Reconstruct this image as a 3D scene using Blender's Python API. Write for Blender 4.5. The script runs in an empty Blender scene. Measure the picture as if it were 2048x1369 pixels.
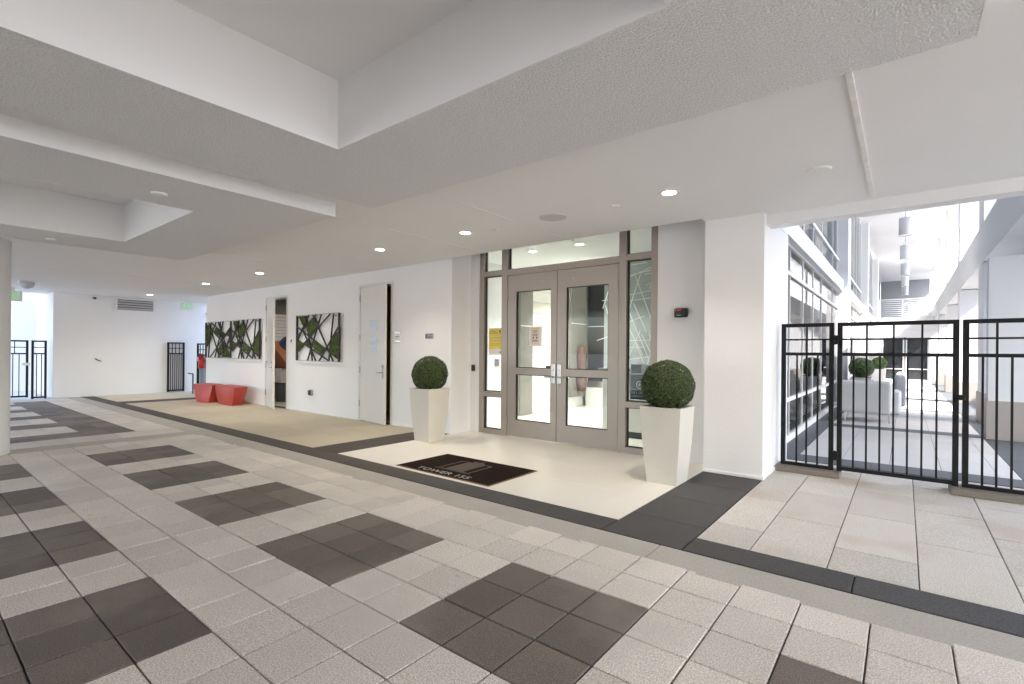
import bpy, bmesh, math, random
from mathutils import Vector, Matrix
random.seed(7)
R = math.radians
SC = bpy.context.scene
COL = SC.collection

# ------------------------------------------------------------------ camera
YAW, ROLL, EYE, FPX, HOR = -0.669022, 0.0082054, 1.3, 992.66, 704.67
fw = Vector((math.sin(YAW), math.cos(YAW), 0)); rt = Vector((math.cos(YAW), -math.sin(YAW), 0)); up = Vector((0, 0, 1))
c_, s_ = math.cos(ROLL), math.sin(ROLL)
r2 = c_ * rt + s_ * up; u2 = -s_ * rt + c_ * up
cam_d = bpy.data.cameras.new('camera'); cam = bpy.data.objects.new('camera', cam_d); COL.objects.link(cam)
cam.matrix_world = Matrix(((r2.x, u2.x, -fw.x, 0), (r2.y, u2.y, -fw.y, 0), (r2.z, u2.z, -fw.z, EYE), (0, 0, 0, 1)))
cam_d.sensor_width = 36; cam_d.lens = 36 * FPX / 2048
cam_d.shift_y = (HOR - 684.5) / 2048
cam_d.clip_start = 0.05; cam_d.clip_end = 3000
SC.camera = cam

# ------------------------------------------------------------------ sky, sun, exposure
SUN = Vector((-0.68, 0.20, -0.70)).normalized()          # the way the light travels
elev = math.asin(-SUN.z); az = math.atan2(-SUN.x, -SUN.y)  # sun seen from the place
W = bpy.data.worlds.new('World'); SC.world = W; W.use_nodes = True
nt = W.node_tree; bg = nt.nodes['Background']
sky = nt.nodes.new('ShaderNodeTexSky'); sky.sky_type = 'NISHITA'; sky.sun_disc = False
sky.sun_elevation = elev; sky.sun_rotation = az; sky.air_density = 1.0; sky.dust_density = 2.0
nt.links.new(sky.outputs[0], bg.inputs[0]); bg.inputs[1].default_value = 0.15
sd = bpy.data.lights.new('sun', 'SUN'); sd.energy = 2.3; sd.angle = R(0.5); sd.color = (1, .95, .88)
so = bpy.data.objects.new('sun', sd); COL.objects.link(so); so.rotation_euler = SUN.to_track_quat('-Z', 'Y').to_euler()
so.location = (20, -12, 30)
SC.view_settings.view_transform = 'Standard'; SC.view_settings.look = 'None'
SC.view_settings.exposure = 3.03; SC.view_settings.gamma = 1.0; SC.view_settings.use_curve_mapping = False
SC.render.engine = 'CYCLES'
cy = SC.cycles; cy.use_denoising = True; cy.max_bounces = 10; cy.diffuse_bounces = 6; cy.glossy_bounces = 4
cy.transmission_bounces = 8; cy.transparent_max_bounces = 16; cy.caustics_reflective = False; cy.caustics_refractive = False
cy.sample_clamp_indirect = 4.0; cy.use_adaptive_sampling = True; cy.adaptive_threshold = 0.02
LAMP_W = 1.45

# ------------------------------------------------------------------ materials
MATS = {}
def node_mat(name):
    m = bpy.data.materials.new(name); m.use_nodes = True
    n = m.node_tree.nodes; b = n['Principled BSDF']; MATS[name] = m
    return m, n, m.node_tree.links, b
def mat(name, col, rough=.6, metal=0., var=.0, vscale=4., spk=0., sscale=90., bump=0., bscale=60., rnd=0., spec=.5, det=4., tint=None, dirt=None):
    """procedural surface: slow colour drift (var), fine speckle (spk), relief (bump), difference from piece to piece (rnd)"""
    m, n, l, b = node_mat(name)
    b.inputs['Roughness'].default_value = rough; b.inputs['Metallic'].default_value = metal
    b.inputs['Specular IOR Level'].default_value = spec
    geo = n.new('ShaderNodeNewGeometry'); pos = geo.outputs['Position']
    rgb = n.new('ShaderNodeRGB'); rgb.outputs[0].default_value = (*col, 1); cur = rgb.outputs[0]
    def mul(cur, fac_sock, lo, hi):
        mr = n.new('ShaderNodeMapRange'); mr.inputs[3].default_value = lo; mr.inputs[4].default_value = hi
        l.new(fac_sock, mr.inputs[0])
        mx = n.new('ShaderNodeVectorMath'); mx.operation = 'SCALE'
        l.new(cur, mx.inputs[0]); l.new(mr.outputs[0], mx.inputs['Scale']); return mx.outputs[0]
    if var:
        t = n.new('ShaderNodeTexNoise'); t.inputs['Scale'].default_value = vscale; t.inputs['Detail'].default_value = det; t.inputs['Roughness'].default_value = .6
        l.new(pos, t.inputs['Vector']); cur = mul(cur, t.outputs['Fac'], 1 - 2 * var, 1 + 2 * var)
        rr = n.new('ShaderNodeMapRange'); rr.inputs[3].default_value = max(.03, rough - (.12 if rough > .55 else .015)); rr.inputs[4].default_value = min(1, rough + (.12 if rough > .55 else .015))
        l.new(t.outputs['Fac'], rr.inputs[0]); l.new(rr.outputs[0], b.inputs['Roughness'])
    if spk:
        t = n.new('ShaderNodeTexNoise'); t.inputs['Scale'].default_value = sscale; t.inputs['Detail'].default_value = 2.
        l.new(pos, t.inputs['Vector']); cur = mul(cur, t.outputs['Fac'], 1 - 3 * spk, 1 + 3 * spk)
    if rnd:
        oi = n.new('ShaderNodeObjectInfo'); cur = mul(cur, oi.outputs['Random'], 1 - rnd, 1 + rnd)
    if tint:
        oi = n.new('ShaderNodeObjectInfo'); t = n.new('ShaderNodeTexNoise'); t.inputs['Scale'].default_value = 1.1; t.inputs['Detail'].default_value = 5; l.new(pos, t.inputs['Vector'])
        rp = n.new('ShaderNodeMapRange'); rp.inputs[1].default_value = .52; rp.inputs[2].default_value = .72; l.new(t.outputs['Fac'], rp.inputs[0])
        mx = n.new('ShaderNodeMix'); mx.data_type = 'RGBA'; mx.inputs[7].default_value = (*tint, 1)
        l.new(rp.outputs[0], mx.inputs[0]); l.new(cur, mx.inputs[6]); cur = mx.outputs[2]
    if dirt:
        t = n.new('ShaderNodeTexNoise'); t.inputs['Scale'].default_value = dirt[1]; t.inputs['Detail'].default_value = 8; t.inputs['Roughness'].default_value = .7; l.new(pos, t.inputs['Vector'])
        rp = n.new('ShaderNodeMapRange'); rp.inputs[1].default_value = .66; rp.inputs[2].default_value = .74; l.new(t.outputs['Fac'], rp.inputs[0])
        mx = n.new('ShaderNodeMix'); mx.data_type = 'RGBA'; mx.inputs[7].default_value = (*dirt[0], 1)
        ml = n.new('ShaderNodeMath'); ml.operation = 'MULTIPLY'; ml.inputs[1].default_value = .6; l.new(rp.outputs[0], ml.inputs[0])
        l.new(ml.outputs[0], mx.inputs[0]); l.new(cur, mx.inputs[6]); cur = mx.outputs[2]
    l.new(cur, b.inputs['Base Color'])
    if bump:
        t = n.new('ShaderNodeTexNoise'); t.inputs['Scale'].default_value = bscale; t.inputs['Detail'].default_value = 3.
        l.new(pos, t.inputs['Vector']); bp = n.new('ShaderNodeBump'); bp.inputs['Strength'].default_value = bump; bp.inputs['Distance'].default_value = .02
        l.new(t.outputs['Fac'], bp.inputs['Height']); l.new(bp.outputs[0], b.inputs['Normal'])
    return m
mat('wall', (.81, .81, .82), .75, var=.02, vscale=1.3, bump=.10, bscale=45)
mat('wall_cool', (.80, .80, .81), .75, var=.02, vscale=1.3, bump=.10, bscale=45)
mat('ceil_smooth', (.83, .83, .835), .85, var=.015, vscale=.8, bump=.05, bscale=40)
mat('ceil_stucco', (.80, .80, .805), .9, var=.015, vscale=1.2, spk=.10, sscale=100, bump=.9, bscale=100)
mat('joint', (.86, .85, .83), .6)
mat('joint_worn', (.82, .80, .77), .6, var=.12, vscale=9, dirt=((.35, .27, .2), 6))
mat('tile_light', (.70, .63, .555), .72, var=.05, vscale=3, spk=.30, sscale=150, bump=.35, bscale=150, rnd=.10, dirt=((.25, .2, .16), 3.3), tint=(.63, .57, .50))
mat('tile_dark', (.165, .133, .108), .62, var=.14, vscale=2.6, spk=.30, sscale=150, bump=.3, bscale=150, rnd=.22, tint=(.27, .225, .185))
mat('grout', (.075, .062, .052), .9, var=.2, vscale=8)
mat('concrete', (.47, .43, .375), .8, var=.09, vscale=2.2, spk=.10, sscale=80, bump=.08, bscale=50, dirt=((.28, .24, .2), 2.3), rnd=.04)
mat('charcoal', (.055, .050, .048), .62, var=.14, vscale=5, spk=.45, sscale=170, bump=.35, bscale=160, rnd=.14, dirt=((.12, .11, .10), 5))
mat('brown_strip', (.062, .048, .037), .65, var=.14, vscale=4, spk=.4, sscale=170, bump=.35, bscale=160, rnd=.1)
mat('beige', (.56, .49, .37), .7, var=.05, vscale=2, spk=.14, sscale=120, bump=.2, bscale=120, rnd=.05, tint=(.52, .44, .32))
mat('paver', (.60, .555, .495), .7, var=.05, vscale=2.5, spk=.28, sscale=150, bump=.3, bscale=150, rnd=.11, tint=(.51, .42, .34), dirt=((.36, .26, .17), 1.9))
mat('paver_corr', (.62, .60, .575), .7, var=.04, vscale=2.5, spk=.06, sscale=110, bump=.1, bscale=110, rnd=.04)
mat('slate', (.10, .105, .115), .6, var=.1, vscale=4, spk=.06, rnd=.08)
mat('porcelain', (.82, .77, .685), .35, var=.02, vscale=1.6, rnd=.015)
mat('kerb', (.20, .172, .145), .85, var=.08, vscale=5, spk=.15, sscale=110, bump=.2, bscale=90)
mat('ground', (.40, .39, .37), .9, var=.08, vscale=.5)
mat('alu', (.37, .325, .29), .42, metal=.55, var=.03, vscale=2)
mat('alu_white', (.80, .80, .80), .45)
mat('gasket', (.012, .012, .012), .5)
mat('steel', (.46, .455, .45), .3, metal=.95, var=.05, vscale=20)
mat('black_metal', (.007, .007, .008), .5, spec=.3, var=.1, vscale=10)
mat('black_plastic', (.01, .01, .011), .3)
mat('door_paint', (.72, .705, .68), .28, var=.015, vscale=3)
mat('frame_paint', (.70, .69, .67), .4)
mat('planter', (.62, .59, .535), .33, var=.02, vscale=5, spk=.025, sscale=160)
mat('planter_white', (.78, .77, .75), .4)
mat('soil', (.10, .08, .06), .95, bump=.6, bscale=40)
mat('pebble', (.72, .69, .64), .6, rnd=.1, var=.08, vscale=20)
mat('moss', (.060, .095, .018), .95, var=.28, vscale=22, spk=.2, sscale=60, bump=.8, bscale=60)
mat('rod', (.020, .014, .012), .5, var=.2, vscale=8)
mat('stool', (.43, .052, .032), .42, var=.05, vscale=3)
mat('red', (.42, .018, .018), .3)
mat('cream_label', (.75, .70, .52), .5)
mat('mat_fibre', (.022, .0125, .009), .98, spec=.08, var=.25, vscale=14, spk=.2, sscale=220, bump=.7, bscale=200)
mat('mat_edge', (.16, .10, .05), .8)
mat('mat_print', (.13, .098, .082), .95, var=.15, vscale=60, bump=.4, bscale=200)
mat('mat_letter', (.40, .37, .35), .95)
mat('yellow', (.83, .66, .10), .5, var=.03, vscale=8)
mat('paper', (.80, .76, .73), .5)
mat('paper_pink', (.74, .60, .56), .5)
mat('ink', (.09, .08, .07), .6)
mat('ink_yellow', (.48, .36, .06), .6)
mat('navy', (.028, .042, .075), .4)
mat('tarp', (.018, .022, .07), .45, bump=.5, bscale=14)
mat('orange_wood', (.25, .085, .03), .5, var=.1, vscale=5)
mat('bin_gray', (.10, .11, .115), .5)
mat('white_plastic', (.78, .78, .76), .4)
mat('board_white', (.78, .76, .70), .5, var=.03, vscale=3, rnd=.03)
mat('panel_gray', (.25, .235, .215), .4, var=.05, vscale=4)
mat('panel_dark', (.020, .020, .022), .28, var=.2, vscale=3)
mat('bronze_art', (.13, .065, .05), .5, var=.2, vscale=7)
mat('taupe', (.44, .39, .355), .8, var=.03, vscale=3, bump=.08, bscale=50)
mat('storage_dark', (.36, .24, .13), .8, var=.1, vscale=4)
mat('fabric', (.60, .605, .62), .95, var=.03, vscale=8, bump=.15, bscale=200)
mat('shade', (.50, .515, .55), .7)
mat('far_gray', (.30, .31, .33), .8)
mat('far_door', (.035, .04, .045), .15)
mat('sign_gray', (.30, .31, .34), .35, metal=.3)
mat('screen_back', (.42, .46, .45), .6)
mat('grille', (.62, .60, .58), .7, bump=.3, bscale=250)
mat('louver', (.45, .45, .46), .5)
mat('dark_void', (.03, .03, .03), .9)
def emis(name, col, s, base=(.8, .8, .8)):
    m, n, l, b = node_mat(name); b.inputs['Base Color'].default_value = (*base, 1)
    b.inputs['Emission Color'].default_value = (*col, 1); b.inputs['Emission Strength'].default_value = s; return m
emis('lamp_lens', (1, .86, .66), 6.0); emis('lamp_cool', (1, .95, .86), 6.0)
emis('exit_green', (.12, .60, .2), .10, (.2, .6, .25)); emis('red_led', (.8, .02, .02), .05, (.5, .02, .02)); 
def glass(name, tint, f0, rough=0.0):
    m, n, l, b = node_mat(name); n.remove(b)
    out = n['Material Output']; tr = n.new('ShaderNodeBsdfTransparent'); tr.inputs[0].default_value = (*tint, 1)
    gl = n.new('ShaderNodeBsdfGlossy'); gl.inputs['Roughness'].default_value = rough
    fr = n.new('ShaderNodeFresnel'); fr.inputs[0].default_value = f0
    mx = n.new('ShaderNodeMixShader'); l.new(fr.outputs[0], mx.inputs[0]); l.new(tr.outputs[0], mx.inputs[1]); l.new(gl.outputs[0], mx.inputs[2]); l.new(mx.outputs[0], out.inputs[0]); return m
glass('glass', (.86, .905, .895), 1.33); glass('glass_corr', (.90, .93, .92), 2.0)
def leaf_mat(name, dark, light):
    m, n, l, b = node_mat(name); b.inputs['Roughness'].default_value = .55
    oi = n.new('ShaderNodeNewGeometry'); mr = n.new('ShaderNodeMix'); mr.data_type = 'RGBA'
    mr.inputs[6].default_value = (*dark, 1); mr.inputs[7].default_value = (*light, 1)
    l.new(oi.outputs['Random Per Island'], mr.inputs[0]); l.new(mr.outputs[2], b.inputs['Base Color']); return m
leaf_mat('leaf', (.005, .010, .002), (.082, .125, .022)); leaf_mat('leaf_green', (.05, .10, .03), (.15, .24, .07))

# ------------------------------------------------------------------ mesh helpers
OFF = {}
def off(o): return OFF.get(o.name, Vector((0, 0, 0))) if o else Vector((0, 0, 0))
class MB:
    def __init__(s): s.v = []; s.f = []; s.sm = False
    def add(s, vs, fs):
        k = len(s.v); s.v += [tuple(v) for v in vs]; s.f += [tuple(i + k for i in f) for f in fs]; return s
    def box(s, x0, x1, y0, y1, z0, z1):
        return s.add([(x0, y0, z0), (x1, y0, z0), (x1, y1, z0), (x0, y1, z0), (x0, y0, z1), (x1, y0, z1), (x1, y1, z1), (x0, y1, z1)],
                     [(0, 3, 2, 1), (4, 5, 6, 7), (0, 1, 5, 4), (1, 2, 6, 5), (2, 3, 7, 6), (3, 0, 4, 7)])
    def bar(s, p, q, w, h, side=(0, 1, 0)):
        p, q = Vector(p), Vector(q); d = (q - p).normalized(); n = Vector(side); n = (n - d * n.dot(d)).normalized(); t = d.cross(n)
        a, b = n * h / 2, t * w / 2
        return s.add([p - a - b, p - a + b, p + a + b, p + a - b, q - a - b, q - a + b, q + a + b, q + a - b],
                     [(0, 1, 2, 3), (7, 6, 5, 4), (0, 4, 5, 1), (1, 5, 6, 2), (2, 6, 7, 3), (3, 7, 4, 0)])
    def cyl(s, p, q, r, n=16, r1=None, caps=True):
        p, q = Vector(p), Vector(q); d = (q - p).normalized(); a = d.orthogonal().normalized(); b = d.cross(a); r1 = r if r1 is None else r1
        vs = []; 
        for c, rr in ((p, r), (q, r1)):
            for i in range(n): t = 2 * math.pi * i / n; vs.append(c + (a * math.cos(t) + b * math.sin(t)) * rr)
        fs = [(i, (i + 1) % n, n + (i + 1) % n, n + i) for i in range(n)]
        if caps: fs += [tuple(reversed(range(n))), tuple(range(n, 2 * n))]
        return s.add(vs, fs)
    def tube(s, pts, r, n=8):
        for a, b in zip(pts, pts[1:]): s.cyl(a, b, r, n)
        return s
    def lathe(s, prof, c, n=24, ring=False):
        vs = []; fs = []
        if ring: prof = list(prof) + [prof[0]]
        for (r, z) in prof:
            for i in range(n): t = 2 * math.pi * i / n; vs.append((c[0] + r * math.cos(t), c[1] + r * math.sin(t), c[2] + z))
        for k in range(len(prof) - 1):
            for i in range(n): fs.append((k * n + i, k * n + (i + 1) % n, (k + 1) * n + (i + 1) % n, (k + 1) * n + i))
        if not ring: fs += [tuple(reversed(range(n))), tuple(range((len(prof) - 1) * n, len(prof) * n))]
        return s.add(vs, fs)
    def prism(s, poly, z0, z1):   # poly in xy
        n = len(poly); return s.add([(x, y, z0) for x, y in poly] + [(x, y, z1) for x, y in poly],
            [tuple(reversed(range(n))), tuple(range(n, 2 * n))] + [(i, (i + 1) % n, n + (i + 1) % n, n + i) for i in range(n)])
    def build(s, name, m, parent=None, bevel=0., smooth=False, seg=1):
        o_ = off(parent); me = bpy.data.meshes.new(name)
        me.from_pydata([(v[0] - o_.x, v[1] - o_.y, v[2] - o_.z) for v in s.v], [], s.f)
        bm = bmesh.new(); bm.from_mesh(me); bmesh.ops.recalc_face_normals(bm, faces=bm.faces)
        if bevel:
            bmesh.ops.bevel(bm, geom=[e for e in bm.edges if e.calc_face_angle(0) > .5], offset=bevel, segments=seg, affect='EDGES', profile=.5)
        bm.to_mesh(me); bm.free()
        if smooth:
            for p in me.polygons: p.use_smooth = True
        me.materials.append(MATS[m]); o = bpy.data.objects.new(name, me); COL.objects.link(o)
        o.parent = parent; OFF[o.name] = o_.copy(); return o
def B(*a): return MB().box(*a)
def tag(o, label=None, cat=None, group=None, kind=None):
    if label: o['label'] = label
    if cat: o['category'] = cat
    if group: o['group'] = group
    if kind: o['kind'] = kind
    return o
def thing(name, label, cat, loc, group=None):
    o = bpy.data.objects.new(name, None); COL.objects.link(o); o.location = loc; o.empty_display_size = .1
    OFF[o.name] = Vector(loc); return tag(o, label, cat, group)
def copy_tree(o, parent=None, loc=None, label=None):
    c = o.copy(); COL.objects.link(c); c.parent = parent
    if loc is not None: c.location = loc
    if label: c['label'] = label
    for ch in list(o.children): copy_tree(ch, c)
    return c
def text_mesh(body, name, m, parent, x0, x1, y0, y1, place):
    """lettering stretched into a rectangle; place maps (u,v,depth) to the world"""
    cu = bpy.data.curves.new(name, 'FONT'); cu.body = body; cu.extrude = .02; cu.resolution_u = 3
    ob = bpy.data.objects.new(name, cu); COL.objects.link(ob); bpy.context.view_layer.update()
    me = bpy.data.meshes.new_from_object(ob.evaluated_get(bpy.context.evaluated_depsgraph_get()))
    bpy.data.objects.remove(ob)
    xs = [v.co.x for v in me.vertices]; ys = [v.co.y for v in me.vertices]
    ax, bx_, ay, by_ = min(xs), max(xs), min(ys), max(ys); o_ = off(parent)
    for v in me.vertices:
        u = x0 + (v.co.x - ax) / (bx_ - ax) * (x1 - x0); w = y0 + (v.co.y - ay) / (by_ - ay) * (y1 - y0)
        v.co = Vector(place(u, w, 1 if v.co.z > 0 else 0)) - o_
    me.materials.clear(); me.materials.append(MATS[m]); o = bpy.data.objects.new(name, me); COL.objects.link(o); o.parent = parent; OFF[o.name] = o_.copy(); return o

# ------------------------------------------------------------------ measured levels
ZS, ZL, ZC = 2.763, 2.63, 3.08           # smooth ceiling, lowered frames, coffer tops
YL, YD, YP = 5.54, 6.0, 5.62             # left wall, door plane, pier face
TX, TY, X0, Y0 = .29659, .29494, -1.9002, 2.42175

# ------------------------------------------------------------------ ground
tag(B(-400, 400, -400, 400, -.30, -.16).build('ground', 'ground'), kind='structure')

# ------------------------------------------------------------------ paving of the drive: light and dark square tiles
def tile_mesh(name, w, d, m, bev=.004, t=.03):
    o = B(-w / 2, w / 2, -d / 2, d / 2, -t, 0).build(name, m, None, bevel=bev); me = o.data; bpy.data.objects.remove(o); OFF.pop(name, None); return me
J = .0065
pav = B(-9.0, 4.0, -4.0, 2.965, -.15, -.012).build('drive_paving', 'grout'); tag(pav, kind='structure')
mL = tile_mesh('tile', TX - J, TY - J, 'tile_light'); mD = tile_mesh('tile', TX - J, TY - J, 'tile_dark')
def put(me, x, y, z, parent, name='tile'):
    o = bpy.data.objects.new(name, me); COL.objects.link(o); o.parent = parent
    o.location = (x + random.uniform(-.0008, .0008), y + random.uniform(-.0008, .0008), z + random.uniform(-.0014, .0008))
    o.rotation_euler = (random.uniform(-.0022, .0022), random.uniform(-.0022, .0022), random.uniform(-.0015, .0015)); return o
rest = {False: MB(), True: MB()}; cells = []
for i in range(-23, 19):
    for j in range(-2, 21):
        x = X0 + TX * (i + .5); y = Y0 - TY * (j + .5)
        if i == -23: continue
        if y > 2.96 - TY / 2 + .06: continue
        dark = (i % 5) < 3 and (j % 5) < 3 and j >= 0
        cells.append((i, j, x, y, dark))
def in_view(x, y):
    d = x * fw.x + y * fw.y; a = x * rt.x + y * rt.y
    if d < .2: return False
    u = 1024 + FPX * a / d; v = HOR + FPX * EYE / d
    return -70 < u < 2110 and v < 1440
seen = sorted([c for c in cells if in_view(c[2], c[3])], key=lambda c: c[2] ** 2 + c[3] ** 2)[:299]
ss = {(c[0], c[1]) for c in seen}
for i, j, x, y, dark in cells:
    if (i, j) in ss: put(mD if dark else mL, x, y, 0, pav)
    else:
        h = TX / 2 - J / 2; k = TY / 2 - J / 2; rest[dark].box(x - h, x + h, y - k, y + k, -.03, -.0005)
for dk in (False, True):
    o = rest[dk].build('outer_tiling', 'tile_dark' if dk else 'tile_light', pav); o['kind'] = 'stuff'
# narrow cut row along the concrete band
hr = 2.965 - (Y0 + TY * 1) - J
cutL = tile_mesh('cut_tile', TX - J, hr, 'tile_light')
sliv = tile_mesh('cut_tile', .14, TY - J, 'tile_light')
for j in range(-1, 6): put(sliv, -8.4965, Y0 - TY * (j + .5), 0, pav, 'cut_tile')
put(tile_mesh('cut_tile', .14, hr, 'tile_light'), -8.4965, Y0 + TY + hr / 2 + J / 2, 0, pav, 'cut_tile')
for i in range(-22, 9): put(cutL, X0 + TX * (i + .5), Y0 + TY + hr / 2 + J / 2, 0, pav, 'cut_tile')

# far paving beyond the cross band: dark field with light bars
far = B(-17.4, -9.0, -4.0, 2.965, -.15, -.012).build('far_paving', 'grout'); tag(far, kind='structure')
n = 0
fm = {}
for i in range(28):
    x = -8.93 - TX * (i + .5)
    if x < -17.3: break
    for j in range(-2, 14):
        y = Y0 - TY * (j + .5) + .06
        if j == -2: y -= .055
        k = i - 2
        dark = i >= 2 and x > -16.7 and ((0 <= j < 2) or (j >= 2 and (k % 5) < 2))
        if not in_view(x, y): continue
        kk = (dark, j == -2)
        if kk not in fm: fm[kk] = tile_mesh('tile', TX - .004, (TY if j > -2 else .2) - .004, 'tile_dark' if dark else 'tile_light', .003)
        put(fm[kk], x, y, 0, far); n += 1
        if n > 298: break
# concrete bands
band = thing('concrete_band', None, None, (-4, 3.12, 0)); tag(band, kind='structure')
for a, b in ((-17.4, -13.2), (-13.2, -8.93), (-8.93, -4.6), (-4.6, -1.29), (-1.29, .55), (.55, 4.0)):
    B(a + .002, b - .002, 2.972, 3.274, -.15, -.001).build('band_segment', 'concrete', band, bevel=.003)
cross = tag(B(-8.928, -8.575, -4, 2.966, -.15, .0005).build('cross_band', 'concrete', None, bevel=.003), kind='structure')
# dark border strip
strip = thing('border_strip', None, None, (-4, 3.42, 0)); tag(strip, kind='structure')
e = [-17.4, -16.2, -15.0, -13.9, -12.8, -11.7, -10.6, -9.5, -8.4, -7.3, -6.2, -5.1, -4.05, -2.97, -1.742]
for a, b in zip(e, e[1:]): B(a + .002, b - .002, 3.282, 3.556, -.15, .002).build('strip_paver', 'brown_strip' if b < -4 else 'charcoal', strip, bevel=.003)
for a, b in ((-1.148, -.22), (-.22, .70), (.70, 1.62), (1.62, 2.54)): B(a + .003, b - .003, 3.282, 3.556, -.15, .003).build('strip_paver', 'charcoal', strip, bevel=.003)
for a, b in ((3.282, 3.80), (3.80, 4.45), (4.45, 5.06), (5.06, 5.615)): B(-1.738, -1.152, a + .002, b - .002, -.15, .001).build('strip_paver', 'charcoal', strip, bevel=.003)
for a, b in ((3.560, 4.2), (4.2, 4.85), (4.85, 5.535)): B(-6.19, -5.62, a + .001, b - .001, -.15, .003).build('strip_paver', 'brown_strip', strip, bevel=.003)
for a, b in ((3.560, 4.4), (4.4, 5.3), (5.3, 6.2)): B(-15.12, -14.55, a + .001, b - .001, -.15, .003).build('strip_paver', 'brown_strip', strip, bevel=.003)
# beige terrace under the artworks
ter = B(-17.4, -5.6, 3.5, 9.0, -.15, -.010).build('terrace_paving', 'grout'); tag(ter, kind='structure')
for r0, r1, xa, xb in ((3.56, 4.22, -14.545, -6.195), (4.22, 4.88, -14.545, -6.195), (4.88, 5.54, -14.545, -6.195), (3.56, 4.22, -17.39, -15.125), (4.22, 4.88, -17.39, -15.125), (4.88, 5.54, -17.39, -15.125), (5.54, 6.3, -17.39, -15.3)):
    k = max(1, round((xb - xa) / 1.04)); w = (xb - xa) / k; sh = random.uniform(0, .5)
    for q in range(k): B(xa + w * q + .0015, xa + w * (q + 1) - .0015, r0 + .0015, r1 - .0015, -.05, -.001).build('paver', 'beige', ter, bevel=.002)
# white entry floor
ent = B(-5.62, -1.738, 3.556, 6.06, -.15, -.008).build('entry_floor', 'grout'); tag(ent, kind='structure')
xs = [-5.618, -4.62, -3.33, -2.035, -1.741]; ys = [3.559, 4.28, 5.03, 6.05]
for a, b in zip(xs, xs[1:]):
    for c, d in zip(ys, ys[1:]): B(a + .001, b - .001, c + .001, d - .001, -.04, .0).build('floor_tile', 'porcelain', ent, bevel=.0012)
# terrace by the gate
gt = B(-1.148, 4.0, 3.556, 6.95, -.15, -.010).build('gate_terrace', 'grout'); tag(gt, kind='structure')
xs = [-1.146, -.80, -.365, .075, .505, .94, 1.375, 1.81]
for k, (a, b) in enumerate(zip(xs, xs[1:])):
    y = 3.56; nx = 4.0 if k % 2 == 0 else 4.475
    while y < 6.9:
        e_ = min(nx, 6.95); B(a + .003, b - .003, y + .0045, e_ - .0045, -.05, -.001 + random.uniform(-.001, .001)).build('paver', 'paver', gt, bevel=.003)
        y = e_; nx += .925

# ------------------------------------------------------------------ ceiling
ceil_o = MB()
XA, XB, YA, YB = -18.2, 8.0, -6.0, 5.74
F1 = (-3.91, .23, -2.2, 2.82); C1 = (-2.95, -.71, -1.3, 1.86); F2 = (-8.5, -4.45, -2.2, 2.77); C2 = (-7.6, -5.37, -1.3, 1.85)
def slab(x0, x1, y0, y1, z0=ZS): ceil_o.box(x0, x1, y0, y1, z0, 3.4)
slab(XA, XB, 2.82, 5.50); slab(XA, -5.66, 5.50, YB); slab(-1.74, XB, 5.50, YB); slab(-5.66, -1.74, 5.50, 6.2, 3.06); slab(XA, F2[0], YA, 2.82); slab(F2[1], F1[0], YA, 2.82); slab(F1[1], XB, YA, 2.82)
slab(F2[0], F2[1], 2.77, 2.82); slab(F2[0], F2[1], YA, -2.2); slab(F1[0], F1[1], YA, -2.2)
slab(-6.3, -5.66, YB, 6.06); slab(-17.4, -15.2, YB, 6.4); slab(-15.2, -6.3, YB, 5.84)
ceil = tag(ceil_o.build('ceiling', 'ceil_smooth'), kind='structure')
for F, C in ((F1, C1), (F2, C2)):
    m = MB()
    m.box(F[0], C[0], F[2], F[3], ZL, 3.38); m.box(C[1], F[1], F[2], F[3], ZL, 3.38); m.box(C[0], C[1], C[3], F[3], ZL, 3.38); m.box(C[0], C[1], F[2], C[2], ZL, 3.38)
    fr = m.build('coffer_frame', 'ceil_stucco', ceil)
    B(C[0], C[1], C[2], C[3], ZC, 3.37).build('coffer_top', 'ceil_smooth', fr)
    for a in ((C[0] - .001, C[0] + .012, C[2], C[3]), (C[1] - .012, C[1] + .001, C[2], C[3]), (C[0] + .012, C[1] - .012, C[3] - .012, C[3] + .001), (C[0] + .012, C[1] - .012, C[2] - .001, C[2] + .012)):
        B(a[0], a[1], a[2], a[3], ZL - .0015, ZC).build('coffer_side', 'ceil_smooth', fr)
    B(F[1] - .002, F[1] + .006, F[2], F[3] + .004, ZL - .001, ZS).build('frame_side', 'ceil_smooth', fr)  # whiter lining on one side only, stands in for a sunlit streak
for x, a, b, w, mm in ((-.235, 2.825, 5.60, .030, 'joint_worn'), (-3.42, 2.825, 5.6, .008, 'joint'), (-4.855, 2.80, 5.5, .008, 'joint'), (-8.2, 2.9, 5.53, .008, 'joint'), (-12.2, 1.0, 5.53, .008, 'joint')):
    B(x - w / 2, x + w / 2, a, b, ZS - .004 if w < .02 else ZS - .012, ZS + .02).build('control_joint', mm, ceil)

# ------------------------------------------------------------------ walls
def wall(name, label, boxes, m='wall', cat='wall', bevel=0.):
    k = MB()
    for b in boxes: k.box(*b)
    o = k.build(name, m, None, bevel=bevel); return tag(o, label, cat)
DZ = 2.535
lw = wall('wall', 'long white wall with two open service doors and green slatted art', [
    (-15.2, -11.75, YL, YL + .2, 0, ZS), (-10.72, -8.06, YL, YL + .2, 0, ZS), (-7.06, -5.6, YL, YL + .2, 0, ZS),
    (-11.75, -10.72, YL, YL + .2, DZ, ZS), (-8.06, -7.06, YL, YL + .2, DZ, ZS), (-15.2, -15.0, YL + .2, 9.0, 0, 3.2), (-5.8, -5.6, YL + .2, YD + .12, 0, ZS), (-5.65, -5.602, 5.52, YD + .11, ZS, 3.055)])
wall('wall', 'narrow white wall strip left of the glass entry with black card reader', [(-5.6, -5.415, YD - .02, YD + .12, 0, 3.055)])
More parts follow.
